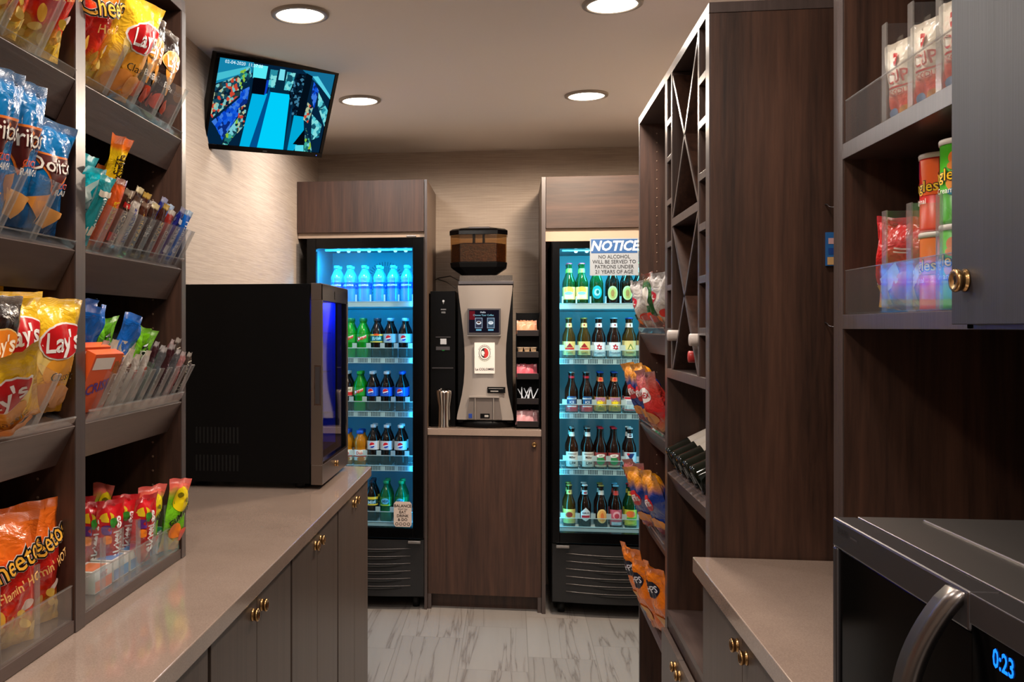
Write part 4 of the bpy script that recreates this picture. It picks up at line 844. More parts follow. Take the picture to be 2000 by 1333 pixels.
B.update({
 'shark': beer('green_beer_bottle', LQ['dkgreen'], CR, (226, 214, 120), (.030, .094), [(ell(0, .078, .026, .018), P((236, 150, 60))), (ell(0, .062, .022, .008), P((120, 190, 220))), (rect(-.024, .024, .034, .052, .01), P((240, 190, 150)))], (170, 200, 60), [(rect(-.003, .003, .172, .186, .01), P((220, 90, 40)))]),
 'tealb': beer('teal_label_beer_bottle', LQ['dkgreen'], CGR, None, (.03, .10), [(ell(0, .066, .026, .034), P((0, 150, 150))), (ell(0, .066, .015, .018), P((220, 240, 235))), (ell(.003, .068, .008, .010), P((0, 110, 100)))]),
 'oval': beer('orange_oval_label_beer_bottle', LQ['brown'], CS, None, (.02, .11), [(ell(0, .062, .027, .036), P((240, 196, 120))), (ell(0, .062, .020, .028), P((236, 168, 84))), (ell(0, .062, .009, .017), P((222, 120, 60)))], (216, 214, 206)),
 'hefe': beer('yellow_label_beer_bottle', LQ['amber'], CS, (216, 196, 120), (.026, .096), [(poly([(-.018, .066), (0, .088), (.018, .066)], .01), P((150, 30, 40))), (rect(-.024, .024, .054, .064, .01), P((196, 50, 50))), (rect(-.02, .02, .034, .046, .01), P((170, 150, 70)))], (226, 206, 140), [(star(0, .180, .006, 6), P((150, 30, 40)))]),
 'maple': beer('white_label_beer_bottle', LQ['brown'], CTE, (216, 226, 232), (.020, .092), [(star(0, .066, .017, 6, .5), P((170, 26, 50))), (text('CANADIAN', .0115, 0, .038, 0, .02, mx=.01), P((60, 90, 130)))], (226, 232, 236), [(star(0, .180, .006, 6), P((120, 24, 40)))]),
 'gold': beer('gold_label_beer_bottle', LQ['amber'], CB, (206, 196, 130), (.022, .100), [(poly([(-.016, .056), (0, .086), (.016, .056)], .01), P((90, 130, 60))), (poly([(-.010, .058), (0, .076), (.010, .058)], .01), P((226, 216, 150))), (rect(-.024, .024, .036, .044, .01), P((150, 130, 60)))], (216, 220, 210), [(rect(-.003, .003, .172, .186, .01), P((90, 60, 40)))]),
 'redst': beer('red_bottom_label_beer_bottle', LQ['brown'], CGR, (196, 50, 60), (.014, .046), [(rect(-.026, .026, .037, .044, .01), P((226, 206, 210))), (ell(0, .028, .020, .010), P((230, 40, 50))), (rect(-.024, .024, .052, .092, .01), P((30, 80, 130))), (text('SMIRNOFF', .012, 0, .080, 0, .02, mx=.01), P((210, 225, 235))), (text('ICE', .017, 0, .062, 0, .02, mx=.01), P((210, 225, 235)))], (190, 30, 44), nz=(.184, .196, .0142, .0135)),
 'sunb': beer('yellow_burst_label_beer_bottle', LQ['brown'], CB, (190, 150, 60), (.018, .090), [(rect(-.03, .03, .068, .088, .01), P((170, 120, 150))), (star(0, .058, .020, 8, .6), P((240, 214, 40))), (rect(-.024, .024, .024, .040, .01), P((150, 130, 50)))], (226, 120, 60), [(ell(0, .180, .008, .007), P((200, 40, 40)))]),
 'rcap': beer('red_and_white_label_beer_bottle', LQ['brown'], CR, (214, 222, 226), (.020, .092), [(rect(-.035, .035, .080, .090, .01), P((190, 34, 50))), (rect(-.035, .035, .022, .028, .01), P((200, 34, 50))), (rect(-.022, .022, .054, .072, .01), P((150, 170, 185)))], (216, 190, 196)),
 'whit': beer('black_script_label_beer_bottle', LQ['brown'], CGR, (214, 212, 204), (.018, .094), [(rect(-.024, .024, .080, .086, .01), P((140, 130, 120))), (text('Miller', .015, 0, .066, 0, .02, mx=.01), P((50, 40, 40))), (text('Lite', .022, 0, .038, .1, .02, .2, mx=.01), P((30, 28, 30)))], (222, 224, 220), nz=(.172, .194, .0150, .0134)),
 'lager': beer('green_and_red_label_beer_bottle', LQ['brown'], CR, (150, 60, 60), (.018, .092), [(ell(0, .050, .022, .020), P((40, 130, 70))), (ell(0, .076, .024, .009, .1), P((236, 226, 214))), (text('Stella', .009, 0, .076, .1, .01, mx=.01), P((60, 30, 30))), (rect(-.035, .035, .020, .028, .01), P((226, 200, 160)))]),
 'blue': beer('blue_and_white_label_beer_bottle', LQ['brown'], CW, (190, 214, 226), (.020, .096), [(poly([(-.022, .090), (.022, .090), (0, .056)], .01), P((20, 50, 110))), (ell(-.012, .086, .007, .006), P((200, 40, 50))), (text('Bud', .016, 0, .040, 0, .02, mx=.01), P((30, 60, 120)))], (226, 230, 232), [(rect(-.008, .008, .173, .180, .01), P((30, 40, 70))), (rect(-.006, .006, .183, .188, .01), P((30, 40, 70)))]),
 'yel2': beer('pale_yellow_label_beer_bottle', LQ['amber'], CS, (216, 200, 110), (.022, .094), [(ell(0, .066, .018, .014), P((150, 50, 40))), (rect(-.022, .022, .030, .042, .01), P((190, 190, 90)))], (216, 190, 110), [(ell(0, .180, .005, .006), P((200, 80, 40)))]),
 'shield': beer('shield_label_beer_bottle', LQ['brown'], CW, None, (.02, .12), [(poly([(-.026, .05), (-.026, .08), (0, .104), (.026, .08), (.026, .05), (0, .034)], .01), P((210, 226, 234))), (rect(-.022, .022, .052, .064, .01), P((170, 40, 60))), (text('SAMUEL', .011, 0, .076, 0, .02, mx=.01), P((30, 50, 90)))], (210, 214, 220), [(rect(-.008, .008, .173, .180, .01), P((150, 30, 50)))]),
 'pink': beer('pink_label_beer_bottle', LQ['brown'], CTE, (196, 90, 110), (.016, .096), [(ell(0, .068, .020, .020), P((230, 170, 180))), (ell(0, .064, .013, .013), P((180, 60, 80))), (rect(-.03, .03, .018, .034, .01), P((190, 214, 230)))], (214, 70, 60)),
 'dosx': beer('green_bottle_with_orange_and_gold_label', LQ['dkgreen'], CR, (190, 196, 60), (.018, .098), [(ell(0, .076, .025, .016), P((226, 110, 50))), (rect(-.03, .03, .046, .058, .01), P((60, 150, 60))), (rect(-.022, .022, .024, .038, .01), P((220, 214, 70)))], (210, 190, 60), [(ell(0, .180, .006, .006), P((200, 60, 40)))]),
})
for k in B.values():
    if k.name == 'green_bottle_with_orange_and_gold_label': k.name = 'green_beer_bottle'
ORD = ['first', 'second', 'third', 'fourth', 'fifth', 'sixth']; SHN = ['top', 'second', 'third', 'fourth', 'bottom']
BD = {'water': 'clear water bottle', 'dew': 'green soda bottle', 'dew2': 'green soda bottle, dark cap', 'mist': 'dark tea bottle, teal label', 'pdiet': 'diet cola bottle, pale blue label', 'pdiet2': 'diet cola bottle, silver label', 'pepsi': 'cola bottle, blue label, white cap', 'pepsib': 'cola bottle, blue cap', 'cherry': 'dark cherry soda bottle', 'juice': 'orange juice bottle, blue cap', 'tea': 'dark tea bottle', 'lime': 'lemon-lime bottle',
      'shark': 'green beer bottle, orange label', 'tealb': 'beer bottle, round teal label', 'oval': 'brown beer bottle, orange oval label', 'hefe': 'amber beer bottle, yellow label', 'maple': 'beer bottle with red leaf shape', 'gold': 'amber beer bottle, gold label', 'redst': 'dark bottle, red and blue label', 'sunb': 'beer bottle, yellow burst label', 'rcap': 'red-capped bottle, white label', 'whit': 'dark beer bottle, white label', 'lager': 'red-capped bottle, green label', 'blue': 'beer bottle, blue and white label', 'yel2': 'amber beer bottle, pale yellow label', 'shield': 'beer bottle, shield label', 'pink': 'beer bottle, pink label', 'dosx': 'green beer bottle, gold label'}
ROWS = {'L': [[('water', x) for x in (-.923, -.851, -.774, -.698, -.625, -.549)], [('dew2', -.854), ('dew2', -.785), ('mist', -.706), ('pdiet', -.638), ('pdiet', -.562)], [('cherry', -.872), ('dew', -.802), ('pepsi', -.731), ('pepsi', -.654), ('pepsib', -.576)], [('juice', -.872), ('juice', -.800), ('pdiet2', -.728), ('pdiet2', -.654), ('pdiet2', -.579)], [('tea', -.733), ('lime', -.660), ('lime', -.581)]],
        'R': [[('shark', .292), ('shark', .359), ('tealb', .433), ('oval', .510), ('oval', .582), ('oval', .652)], [('hefe', .289), ('hefe', .369), ('maple', .446), ('maple', .520), ('gold', .594), ('gold', .668)], [('redst', .302), ('redst', .377), ('sunb', .451), ('sunb', .523), ('rcap', .597)], [('whit', .305), ('whit', .382), ('lager', .449), ('lager', .520), ('blue', .599)], [('yel2', .294), ('shield', .369), ('oval', .449), ('pink', .525), ('dosx', .602)]]}
for side in 'LR':
    cn = 'left' if side == 'L' else 'right'
    for ri, row in enumerate(ROWS[side]):
        z = SHZ[side][ri]-.0025+(.0 if ri < 4 else 0)
        for ci, (k, x) in enumerate(row):
            for rk in range(2):
                lab = '%s, %s from left, %s shelf of %s cooler%s' % (BD[k], ORD[ci], SHN[ri], cn, '' if rk == 0 else ', back row')
                o = dup(B[k], lab, (x+(.003*math.sin(ci*5+ri)), 5.092+.080*rk, z), (0, 0, random.uniform(-.15, .15)), 'bottles on the %s shelf of the %s cooler' % (SHN[ri], cn))
        # bottle guard: low milky fence with uprights between the bottles
        par = dL if side == 'L' else dR
        b = MB(); x0, x1 = (-1.02, -.475) if side == 'L' else (.232, .782)
        if ri == 0: 
            xs_ = [x for _, x in row]; mids = [(a+c)/2 for a, c in zip(xs_, xs_[1:])]+[xs_[0]-.036, xs_[-1]+.036]
            for mx_ in mids: b.box(mx_-.004, mx_+.004, 5.050, 5.054, z+.01, z+.045, GUARD)
        else:
            hh = .058 if side == 'L' else .050
            b.box(x0, x1, 5.0455, 5.0475, z+.0102, z+hh, GUARDC); b.box(x0, x1, 5.0450, 5.0482, z+hh, z+hh+.004, GUARD)
            xs_ = [x for _, x in row]; mids = [(a+c)/2 for a, c in zip(xs_, xs_[1:])]+[xs_[0]-.036, xs_[-1]+.036]
            for mx_ in mids: b.box(mx_-.012, mx_+.012, 5.0448, 5.0485, z+hh+.001, z+hh+.028, GUARD)
        b.build('bottle_guard', par)

# ------------------------------------------------------------------ enclosures around the coolers, coffee station cabinet
t = thing('bridge_cabinet', 'wide walnut cabinet bridging above the left cooler', 'cabinet', (-.78, 5.1, 1.944))
b = MB(); b.box(XL+.002, -.447, 5.002, 5.30, 1.946, 2.212, WOOD).build('carcass', t)
MB().box(XL+.002, -.449, 4.983, 5.001, 1.944, 2.212, WOODC).build('door', t, .001); FILL = mat('beige_filler', (176, 152, 132), .7); MB().box(XL+.002, -.447, 5.006, 5.02, 1.917, 1.9455, FILL).build('filler_strip', t)
t = thing('bridge_cabinet', 'walnut cabinet with cross grain bridging above the right cooler', 'cabinet', (.6, 5.1, 1.951))
b = MB(); b.box(.169, XR-.003, 5.002, 5.30, 1.953, 2.212, WOOD).build('carcass', t)
MB().box(.170, XR-.003, 4.983, 5.001, 1.951, 2.212, WOODH).build('door', t, .001); MB().box(.169, XR-.003, 5.006, 5.02, 1.887, 1.9525, FILL).build('filler_strip', t)
for x0, x1, l_ in ((-.446, -.432, 'tall walnut end panel between the left cooler and the coffee station'), (.149, .168, 'tall walnut end panel between the coffee station and the right cooler')):
    b = MB(); b.box(x0, x1, 4.986, YB-.002, .001, 2.211, mat('panel_side_laminate', (104, 84, 70), .4)); b.box(x0, x1, 4.983, 4.986, .001, 2.211, EDGE); tag(b.build('end_panel'), l_, 'panel', 'cooler end panels')
t = thing('coffee_cabinet', 'single-door walnut cabinet under the coffee machine', 'cabinet', (-.14, 5.25, 0))
b = MB(); b.box(-.430, -.412, 5.020, YB-.004, 0, .895, WOOD); b.box(.129, .147, 5.020, YB-.004, 0, .895, WOOD); b.box(-.412, .129, 5.021, YB-.004, .08, .895, WOOD); b.box(-.430, -.412, 5.001, 5.02, 0, .078, EDGE); b.box(.129, .147, 5.001, 5.02, 0, .078, EDGE); b.box(-.412, .129, 5.06, 5.07, 0, .08, WOOD); b.build('carcass', t)
d = MB().box(-.429, .146, 5.001, 5.0195, .078, .893, WOODC).build('door', t, .001); knob(d, .112, 5.001, .855, (0, -1, 0), s=.9)
tag(MB().box(-.431, .148, 4.992, YB-.003, .896, .931, STONE).build('countertop', None, .002), 'short taupe stone countertop under the coffee machine', 'countertop')

# ------------------------------------------------------------------ coffee machine
def coffee():
    t = thing('coffee_machine', 'silver coffee machine with touch screen and bean hopper on top', 'coffee machine', (-.138, 5.2, .932))
    cx = -.138
    # half width of the silver front, by height
    prof = [(.972, .146), (1.00, .143), (1.05, .131), (1.10, .120), (1.16, .111), (1.22, .107), (1.30, .106), (1.36, .108), (1.42, .113), (1.50, .122), (1.58, .132), (1.64, .139), (1.668, .141)]
    N = len(prof)
    vs = []; 
    def yf(z): return 5.045+.018*math.sin(PI*(z-.97)/.70)
    M_ = 8
    for z, hw in prof:
        for k in range(M_+1):
            s = -1+2*k/M_; vs.append((cx+hw*s, yf(z)+.012*abs(s)**3, z))
    fs = [(j*(M_+1)+k, j*(M_+1)+k+1, (j+1)*(M_+1)+k+1, (j+1)*(M_+1)+k) for j in range(N-1) for k in range(M_)]
    b = MB(); b.add(vs, fs, mat('silver_paint', (176, 166, 158), .34, .55), True)
    o = len(b.v)
    for j in range(N-1):
        for sgn in (-1, 1):
            z0, h0 = prof[j]; z1, h1 = prof[j+1]
            q = [(cx+sgn*h0, yf(z0)+.012, z0), (cx+sgn*h1, yf(z1)+.012, z1), (cx+sgn*h1, 5.11, z1), (cx+sgn*h0, 5.11, z0)]
            b.add(q, [(0, 1, 2, 3) if sgn > 0 else (3, 2, 1, 0)], mat('silver_paint', (176, 166, 158), .34, .55))
    b.build('front_cover', t)
    b = MB(); b.box(cx-.142, cx+.142, 5.075, 5.50, .955, 1.672, BLACK); b.build('body', t, .003)
    # speckled lid
    b = MB(); b.prism([(5.06, 1.690), (5.10, 1.722), (5.46, 1.722), (5.48, 1.690)], cx-.134, cx+.140, speck('granite_lid', (30, 28, 28), (86, 80, 76), 260, .6), 'X'); b.box(cx-.138, cx+.146, 5.05, 5.49, 1.673, 1.690, DSTEEL); b.build('lid', t, .002)
    f = lambda x, y, L: Vector((cx+x, 5.040-.0006*L, y))
    b = MB(); b.box(cx-.092, cx+.082, 5.030, 5.075, 1.405, 1.410, CHROME); b.box(cx-.090, cx+.080, 5.038, 5.052, 1.412, 1.548, DSTEEL)
    b.build('screen_frame', t, .001)
    f = lambda x, y, L: Vector((cx+x, 5.0375-.0005*L, y))
    b = MB(); b.mapped(rect(-.082, .072, 1.424, 1.540, 0), emit_mat((26, 22, 34), .8), f)
    b.mapped(text('Hello', .013, -.01, 1.528, mx=0), emit_mat((235, 240, 250), 1), f, 2); b.mapped(text('Choose Your Coffee', .0125, -.008, 1.513, mx=0), emit_mat((150, 215, 235), 1), f, 2)
    for dx, c in ((-.032, (60, 60, 80)), (.030, (70, 90, 110))):
        b.mapped(rect(dx-.019, dx+.019, 1.446, 1.500, 0), emit_mat((150, 170, 190), .9), f, 2); b.mapped(rect(dx-.016, dx+.016, 1.449, 1.497, 0), emit_mat(c, .8), f, 3); b.mapped(ell(dx, 1.474, .013, .009, mx=0), emit_mat((225, 230, 235), 1), f, 4); b.mapped(ell(dx, 1.476, .009, .005, mx=0), emit_mat((90, 60, 50) if dx < 0 else (190, 200, 210), 1), f, 5); b.mapped(rect(dx-.014, dx+.014, 1.433, 1.441, 0), emit_mat((120, 190, 220), .8), f, 3)
    b.mapped(rect(-.080, -.052, 1.49, 1.535, 0), emit_mat((120, 30, 40), .7), f, 2)
    b.build('touch_screen', t)
    f = lambda x, y, L: Vector((cx+x, 5.046+.012*0-.0008*L, y))
    b = MB(); b.box(cx-.054, cx+.050, 5.0445, 5.0465, 1.212, 1.372, P((236, 228, 222), .5))
    fb = lambda x, y, L: Vector((cx-.002+x, 5.0440-.0004*L, y))
    b.mapped(text('La COLOMBE', .0165, 0, 1.234, 0, .02, mx=0), P((40, 36, 40), .5), fb)
    b.mapped(ell(0, 1.318, .030, .036, mx=0), P((60, 60, 62), .5), fb); b.mapped(ell(0, 1.318, .027, .033, mx=0), P((236, 228, 222), .5), fb, 2); b.mapped(ell(0, 1.318, .020, .026, mx=0), P((30, 30, 34), .5), fb, 3)
    b.mapped(poly([(0, 1.344), (.013, 1.338), (.020, 1.322), (.018, 1.304), (.008, 1.294), (0, 1.292), (-.004, 1.31), (.003, 1.32), (-.002, 1.33)], 0), P((190, 40, 40), .5), fb, 4); b.mapped(ell(-.008, 1.316, .009, .014, .3, mx=0), P((230, 224, 220), .5), fb, 4)
    for k in range(14):
        a = PI*(.15+.7*k/13); b.mapped(rect(.034*math.cos(a)-.0015, .034*math.cos(a)+.0015, 1.318+.041*math.sin(a)-.002, 1.318+.041*math.sin(a)+.002, 0), P((60, 60, 62), .5), fb)
        b.mapped(rect(-.034*math.cos(a)-.0015, -.034*math.cos(a)+.0015, 1.318-.041*math.sin(a)-.002, 1.318-.041*math.sin(a)+.002, 0), P((60, 110, 60), .5), fb)
    b.build('brand_card', t)
    b = MB(); b.box(cx+.012, cx+.104, 5.044, 5.0525, 1.112, 1.143, BLACK); fb = lambda x, y, L: Vector((cx+.058+x, 5.0436-.0003*L, y)); b.mapped(rect(-.04, .036, 1.134, 1.136, 0), mat('plate_text', (170, 165, 160), .4), fb); b.mapped(rect(-.03, .01, 1.119, 1.124, 0), mat('plate_text', (170, 165, 160), .4), fb); b.build('name_plate', t)
    # dispensing panel with ribs
    b = MB(); pm = mat('silver_recess', (128, 118, 112), .4, .5)
    b.prism([(-.080, 1.090), (.072, 1.090), (.088, .975), (-.094, .975)], 5.036, 5.052, pm, 'Y', Matrix.Translation((cx, 0, 0)))
    for dx in (-.050, .044): b.box(cx+dx-.002, cx+dx+.002, 5.026, 5.038, .976, 1.096, mat('silver_paint', (176, 166, 158), .34, .55))
    b.box(cx-.082, cx+.074, 5.024, 5.05, 1.088, 1.096, mat('silver_paint', (176, 166, 158), .34, .55)); b.box(cx-.084, cx-.066, 5.034, 5.037, .982, 1.005, mat('blue_sticker', (30, 60, 140), .4)); b.box(cx-.024, cx+.024, 5.034, 5.037, .982, 1.006, BLACK); b.box(cx-.002, cx+.018, 5.033, 5.0345, .988, .999, mat('plate_text', (170, 165, 160), .4)); b.build('dispense_panel', t, .0008)
    b = MB(); T = Matrix.Translation((cx, 5.16, 0)) @ Matrix.Diagonal((1, .82, 1, 1)); b.lathe([(0, .933), (.152, .933), (.156, .945), (.154, .962), (.145, .968), (0, .968)], BLACK, 40, T); b.build('drip_base', t)
    b = MB(); b.tube([(cx-.14, 5.3, 1.70), (cx-.20, 5.4, 1.735), (cx-.27, 5.50, 1.73), (cx-.30, 5.54, 1.72)], .003, mat('cable_dark', (60, 50, 44), .5), 6); b.tube([(cx-.16, 5.2, 1.66), (cx-.22, 5.35, 1.70), (cx-.28, 5.54, 1.725)], .0025, mat('cable_dark', (60, 50, 44), .5), 6); tag(b.build('power_cable'), 'thin dark cables behind the coffee machine running to the left panel', 'cable')
    # bean hopper
    h = thing('bean_hopper', 'black-lidded tinted hopper of coffee beans on top of the coffee machine', 'bean hopper', (-.182, 5.25, 1.723))
    hx, hy = -.176, 5.25
    def octa(w, d, c, z): return [(hx-w+c, hy-d, z), (hx+w-c, hy-d, z), (hx+w, hy-d+c, z), (hx+w, hy+d-c, z), (hx+w-c, hy+d, z), (hx-w+c, hy+d, z), (hx-w, hy+d-c, z), (hx-w, hy-d+c, z)]
    def loft(b, rings, m, capb=True, capt=True):
        vs = [p for r in rings for p in r]; n = 8; fs = [(j*n+k, j*n+(k+1) % n, (j+1)*n+(k+1) % n, (j+1)*n+k) for j in range(len(rings)-1) for k in range(n)]
        if capb: fs.append(tuple(range(n))[::-1])
        if capt: fs.append(tuple(range((len(rings)-1)*n, len(rings)*n)))
        b.add(vs, fs, m)
    sc = 1.04
    b = MB(); loft(b, [octa(.085, .075, .03, 1.724), octa(.098, .085, .035, 1.735), octa(.146, .118, .05, 1.768), octa(.150, .122, .05, 1.792), octa(.148, .12, .05, 1.794)], BLACK); b.build('hopper_base', h, .002)
    b = MB(); loft(b, [octa(.146, .118, .05, 1.795), octa(.148, .12, .05, 1.938)], clear('smoked_plastic', (.66, .50, .32), gloss=.02, ior=1.35), False, False); b.build('tinted_bin', h)
    b = MB(); loft(b, [octa(.141, .113, .048, 1.797), octa(.142, .114, .048, 1.890), octa(.10, .08, .03, 1.898)], speck('coffee_beans', (12, 6, 3), (76, 46, 30), 110, .4, bump=.9)); be = b.build('coffee_beans', h); be['kind'] = 'stuff'
    b = MB(); loft(b, [octa(.153, .125, .05, 1.939), octa(.153, .125, .05, 1.962), octa(.138, .112, .045, 1.972), octa(.075, .07, .02, 1.983)], BLACKG); b.box(hx-.05, hx+.06, hy-.113, hy-.05, 1.971, 1.980, DSTEEL); b.build('hopper_lid', h, .002)
    b = MB(); b.box(hx-.03, hx-.022, hy-.10, hy+.09, 1.892, 1.937, BLACK); b.box(hx+.022, hx+.03, hy-.10, hy+.09, 1.892, 1.937, BLACK); b.build('bin_divider', h)
    # payment / water tower
    p = thing('milk_dispenser', 'narrow tall black dispenser left of the coffee machine', 'dispenser', (-.355, 5.25, .932))
    MB().box(-.424, -.292, 5.08, 5.48, .933, 1.64, BLACKG).build('housing', p, .003)
    b = MB(); f = lambda x, y, L: Vector((-.355+x, 5.079-.0004*L, y)); g = mat('panel_grey_print', (170, 172, 176), .4)
    b.mapped(ell(0, 1.588, .006, .006, mx=0), g, f); b.mapped(poly([(-.005, 1.583), (.005, 1.583), (0, 1.570)], 0), mat('panel_dim_print', (90, 90, 92), .4), f); b.mapped(rect(-.014, .014, 1.541, 1.547, 0), mat('panel_dim_print', (90, 90, 92), .4), f); b.mapped(rect(-.011, .011, 1.524, 1.533, 0), mat('panel_dim_print', (90, 90, 92), .4), f)
    MB().box(-.395, -.317, 5.073, 5.0799, 1.398, 1.402, DSTEEL).build('upper_ledge', p); MB().box(-.393, -.321, 5.070, 5.0799, 1.332, 1.350, DSTEEL).build('card_reader', p); b.mapped(rect(-.016, .016, 1.362, 1.392, 0), g, f); b.mapped(text('...', .02, 0, 1.335, mx=0), emit_mat((40, 220, 80), 1.2), lambda x, y, L: Vector((-.355+x, 5.069, y)))
    b.build('front_print', p); MB().box(-.414, -.304, 5.066, 5.0799, 1.236, 1.241, DSTEEL).build('lower_ledge', p)
    b = MB(); b.lathe([(.034, .9325), (.0345, .936), (.0315, .95), (.0305, 1.04), (.036, 1.075), (.040, 1.11), (.0405, 1.125), (.0385, 1.125), (.034, 1.075), (.029, 1.04), (.029, .95), (0, .945)], CHROME, 32, Matrix.Translation((-.347, 5.032, 0))); tag(b.build('steel_cup'), 'flared polished steel cup in front of the black dispenser', 'cup')
    # condiment tower
    c = thing('condiment_organizer', 'five-tier black organizer with packets right of the coffee machine', 'organizer', (.078, 5.12, .932))
    x0, x1 = .020, .141
    b = MB(); b.box(x0, x0+.004, 5.05, 5.17, .933, 1.526, BLACK); b.box(x1-.004, x1, 5.05, 5.17, .933, 1.526, BLACK); b.box(x0+.004, x1-.004, 5.166, 5.17, .933, 1.526, BLACK); b.build('frame', c)
    tiers = [.945, 1.062, 1.190, 1.302, 1.412]
    for z in tiers:
        MB().box(x0+.005, x1-.005, 5.045, 5.165, z-.006, z, BLACK).box(x0+.005, x1-.005, 5.042, 5.046, z-.006, z+.024, mat('bin_front_brown', (30, 24, 24), .3)).build('bin', c, .001)
    def packet(nm, w, h, col): 
        q = bag(nm, w, h, .006, film(nm+'_film', [(0, col), (1, col)], amp=.0, r=.4), [], .5, nu=4, nv=5, ruffle=.002, wr=.4); q['category'] = 'packet'; return q
    for z, nm, col, lab, n_, w_, h_ in ((tiers[4], 'sugar_packet', (226, 150, 110), 'peach sweetener packet', 7, .05, .072), (tiers[2], 'sweetener_packet', (222, 90, 110), 'pink sweetener packet', 6, .05, .068), (tiers[0], 'sweetener_packet', (226, 160, 166), 'pale pink sweetener packet', 9, .05, .072)):
        pk = packet(nm, w_, h_, col)
        for k in range(n_):
            dup(pk, '%s in the %s bin of the organizer' % (lab, {tiers[4]: 'top', tiers[2]: 'middle', tiers[0]: 'bottom'}[z]), (x0+.022+(x1-x0-.044)*((k*.618) % 1), 5.064+.0105*k, z+.002), (-.25+.04*(k % 3), .08*(-1)**k, .15*math.sin(k*2.1)), '%ss in the organizer' % lab)
    cr = thing('creamer_cup', '', 'creamer cup', local=True); MB().lathe([(0, 0), (.011, 0), (.016, .020), (.0175, .021), (.0175, .022), (0, .0225)], P((236, 214, 186), .5), 14).build('cup_body', cr)
    for k in range(9): dup(cr, 'small cream-coloured creamer cup in the second bin', (x0+.026+.034*(k % 3)-.004*(k//6), 5.068+.034*((k//3) % 2), tiers[3]+.001+.0226*(k//6)), (0, 0, 0), 'creamer cups in the organizer')
    st = thing('stir_stick', '', 'stir stick', local=True); MB().box(-.0025, .0025, -.0008, .0008, 0, .075, P((205, 214, 226), .5)).build('stick', st)
    for k in range(8): dup(st, 'short white stir stick in the fourth bin', (x0+.030+.0085*k, 5.066+.008*(k % 3), tiers[1]+.006), (-.2+.1*(k % 3), (.55-.012*k)*math.sin(k*2.3), 0), 'stir sticks in the organizer')
coffee()

# ------------------------------------------------------------------ tall wine and snack cabinet (right)
XT = .441
wc = thing('wine_cabinet', 'tall dark walnut cabinet with wine lattice and slanted snack shelves', 'cabinet', (.7, 2.88, 0))
def panel(y0, y1, z0=0.0, z1=2.16, nm='side_panel', xb=XR-.004):
    return MB().box(XT+.003, xb, y0, y1, z0, z1, WOOD).box(XT, XT+.003, y0, y1, z0, z1, EDGE).build(nm, wc, .0006)
panel(3.487, 3.505); panel(2.876, 2.914); panel(2.277, 2.316)
MB().box(XT, XR-.004, 2.277, 3.505, 2.161, 2.185, EDGE).build('top_panel', wc, .001)
MB().box(.84, .848, 2.317, 3.486, .1, 2.16, WOOD).build('back_panel', wc)
ZA = [1.428, 1.117, .798, .480]
SA = []
for z in ZA: SA.append(slant_shelf(wc, 1, XT, z, 2.915, 3.486, .38, fas=.074))
for i, z in enumerate(ZA[:3]): tray('clear acrylic tray under bags, %s slanted shelf of the wine cabinet' % ['topmost', 'second', 'third'][i], 1, XT, z, 2.915, 3.486, .30, [3.1, 3.3], lip=.02, dh=.06, group='acrylic trays in the wine cabinet')
# pin holes on the far side panel
b = MB()
for k in range(44): b.lathe([(.0024, 0), (.0024, .001), (0, .001)], mat('pin_hole_sleeve', (130, 104, 84), .4), 8, Matrix.Translation((.50, 3.4868, .75+.032*k)) @ Matrix.Rotation(PI/2, 4, 'X'))
b.build('shelf_pin', wc)
# wine section boards
def hb(y0, y1, z, th=.018, d=.30, nm='board', x=XT): return MB().box(x, x+d, y0, y1, z-th/2, z+th/2, EDGE).build(nm, wc, .0006)
for y in (2.797, 2.404): MB().box(XT+.003, XT+.30, y-.008, y+.008, 1.332, 2.16, WOOD).box(XT, XT+.003, y-.008, y+.008, 1.332, 2.16, EDGE).build('rack_upright', wc)
for z in (2.034, 1.930, 1.806, 1.686, 1.563, 1.440):
    hb(2.806, 2.875, z, .016, nm='slot_board'); hb(2.317, 2.395, z, .018, nm='slot_board')
hb(2.413, 2.788, 1.741, .022, nm='lattice_board'); hb(2.317, 2.875, 1.320, .026, .38, nm='rack_bottom')
def diag(ya, za, yb, zb):
    L = math.hypot(yb-ya, zb-za); a = math.atan2(zb-za, yb-ya)
    T = Matrix.Translation((0, (ya+yb)/2, (za+zb)/2)) @ Matrix.Rotation(a, 4, 'X')
    MB().box(XT+.004, XT+.28, -L/2, L/2, -.006, .006, WOOD, T).box(XT+.001, XT+.004, -L/2, L/2, -.006, .006, EDGE, T).build('lattice_slat', wc)
diag(2.785, 1.755, 2.418, 2.145); diag(2.785, 2.145, 2.418, 1.755)
diag(2.785, 1.337, 2.418, 1.727); diag(2.785, 1.727, 2.418, 1.337)
# wine bottles lying in the rack: the capsule end points to the aisle
def wine(cap, nm='wine_bottle'):
    t = thing(nm, '', 'wine bottle', local=True); R = Matrix.Rotation(PI/2, 4, 'Y') @ Matrix.Translation((0, 0, 0))
    MB().lathe([(0, .29), (.034, .29), (.037, .28), (.037, .12), (.030, .095), (.016, .075), (.0138, .06)], LQ['dkgreen'] if nm == 'wine_bottle' else LQ['brown'], 24, R, cap=False).build('bottle_body', t)
    MB().lathe([(0, 0), (.0142, 0), (.0150, .003), (.0145, .062), (0.0135, .063)], cap, 20, R, cap=False).build('capsule', t)
    return t
wcap = mat('cream_capsule', (196, 184, 176), .4); rcap = mat('red_capsule', (176, 44, 40), .35)
w1 = wine(wcap); w2 = wine(rcap, 'wine_bottle_red')
w2.name = 'wine_bottle'
def place_wine(w, lab, y, z, x=.445): return dup(w, lab, (x, y, z), (0, 0, 0), 'wine bottles in the rack')
place_wine(w1, 'wine bottle with cream capsule poking out of the far slot column', 2.79-.027, 1.428, .425)
place_wine(w1, 'wine bottle with cream capsule poking out of the near slot column', 2.432, 1.420, .425)
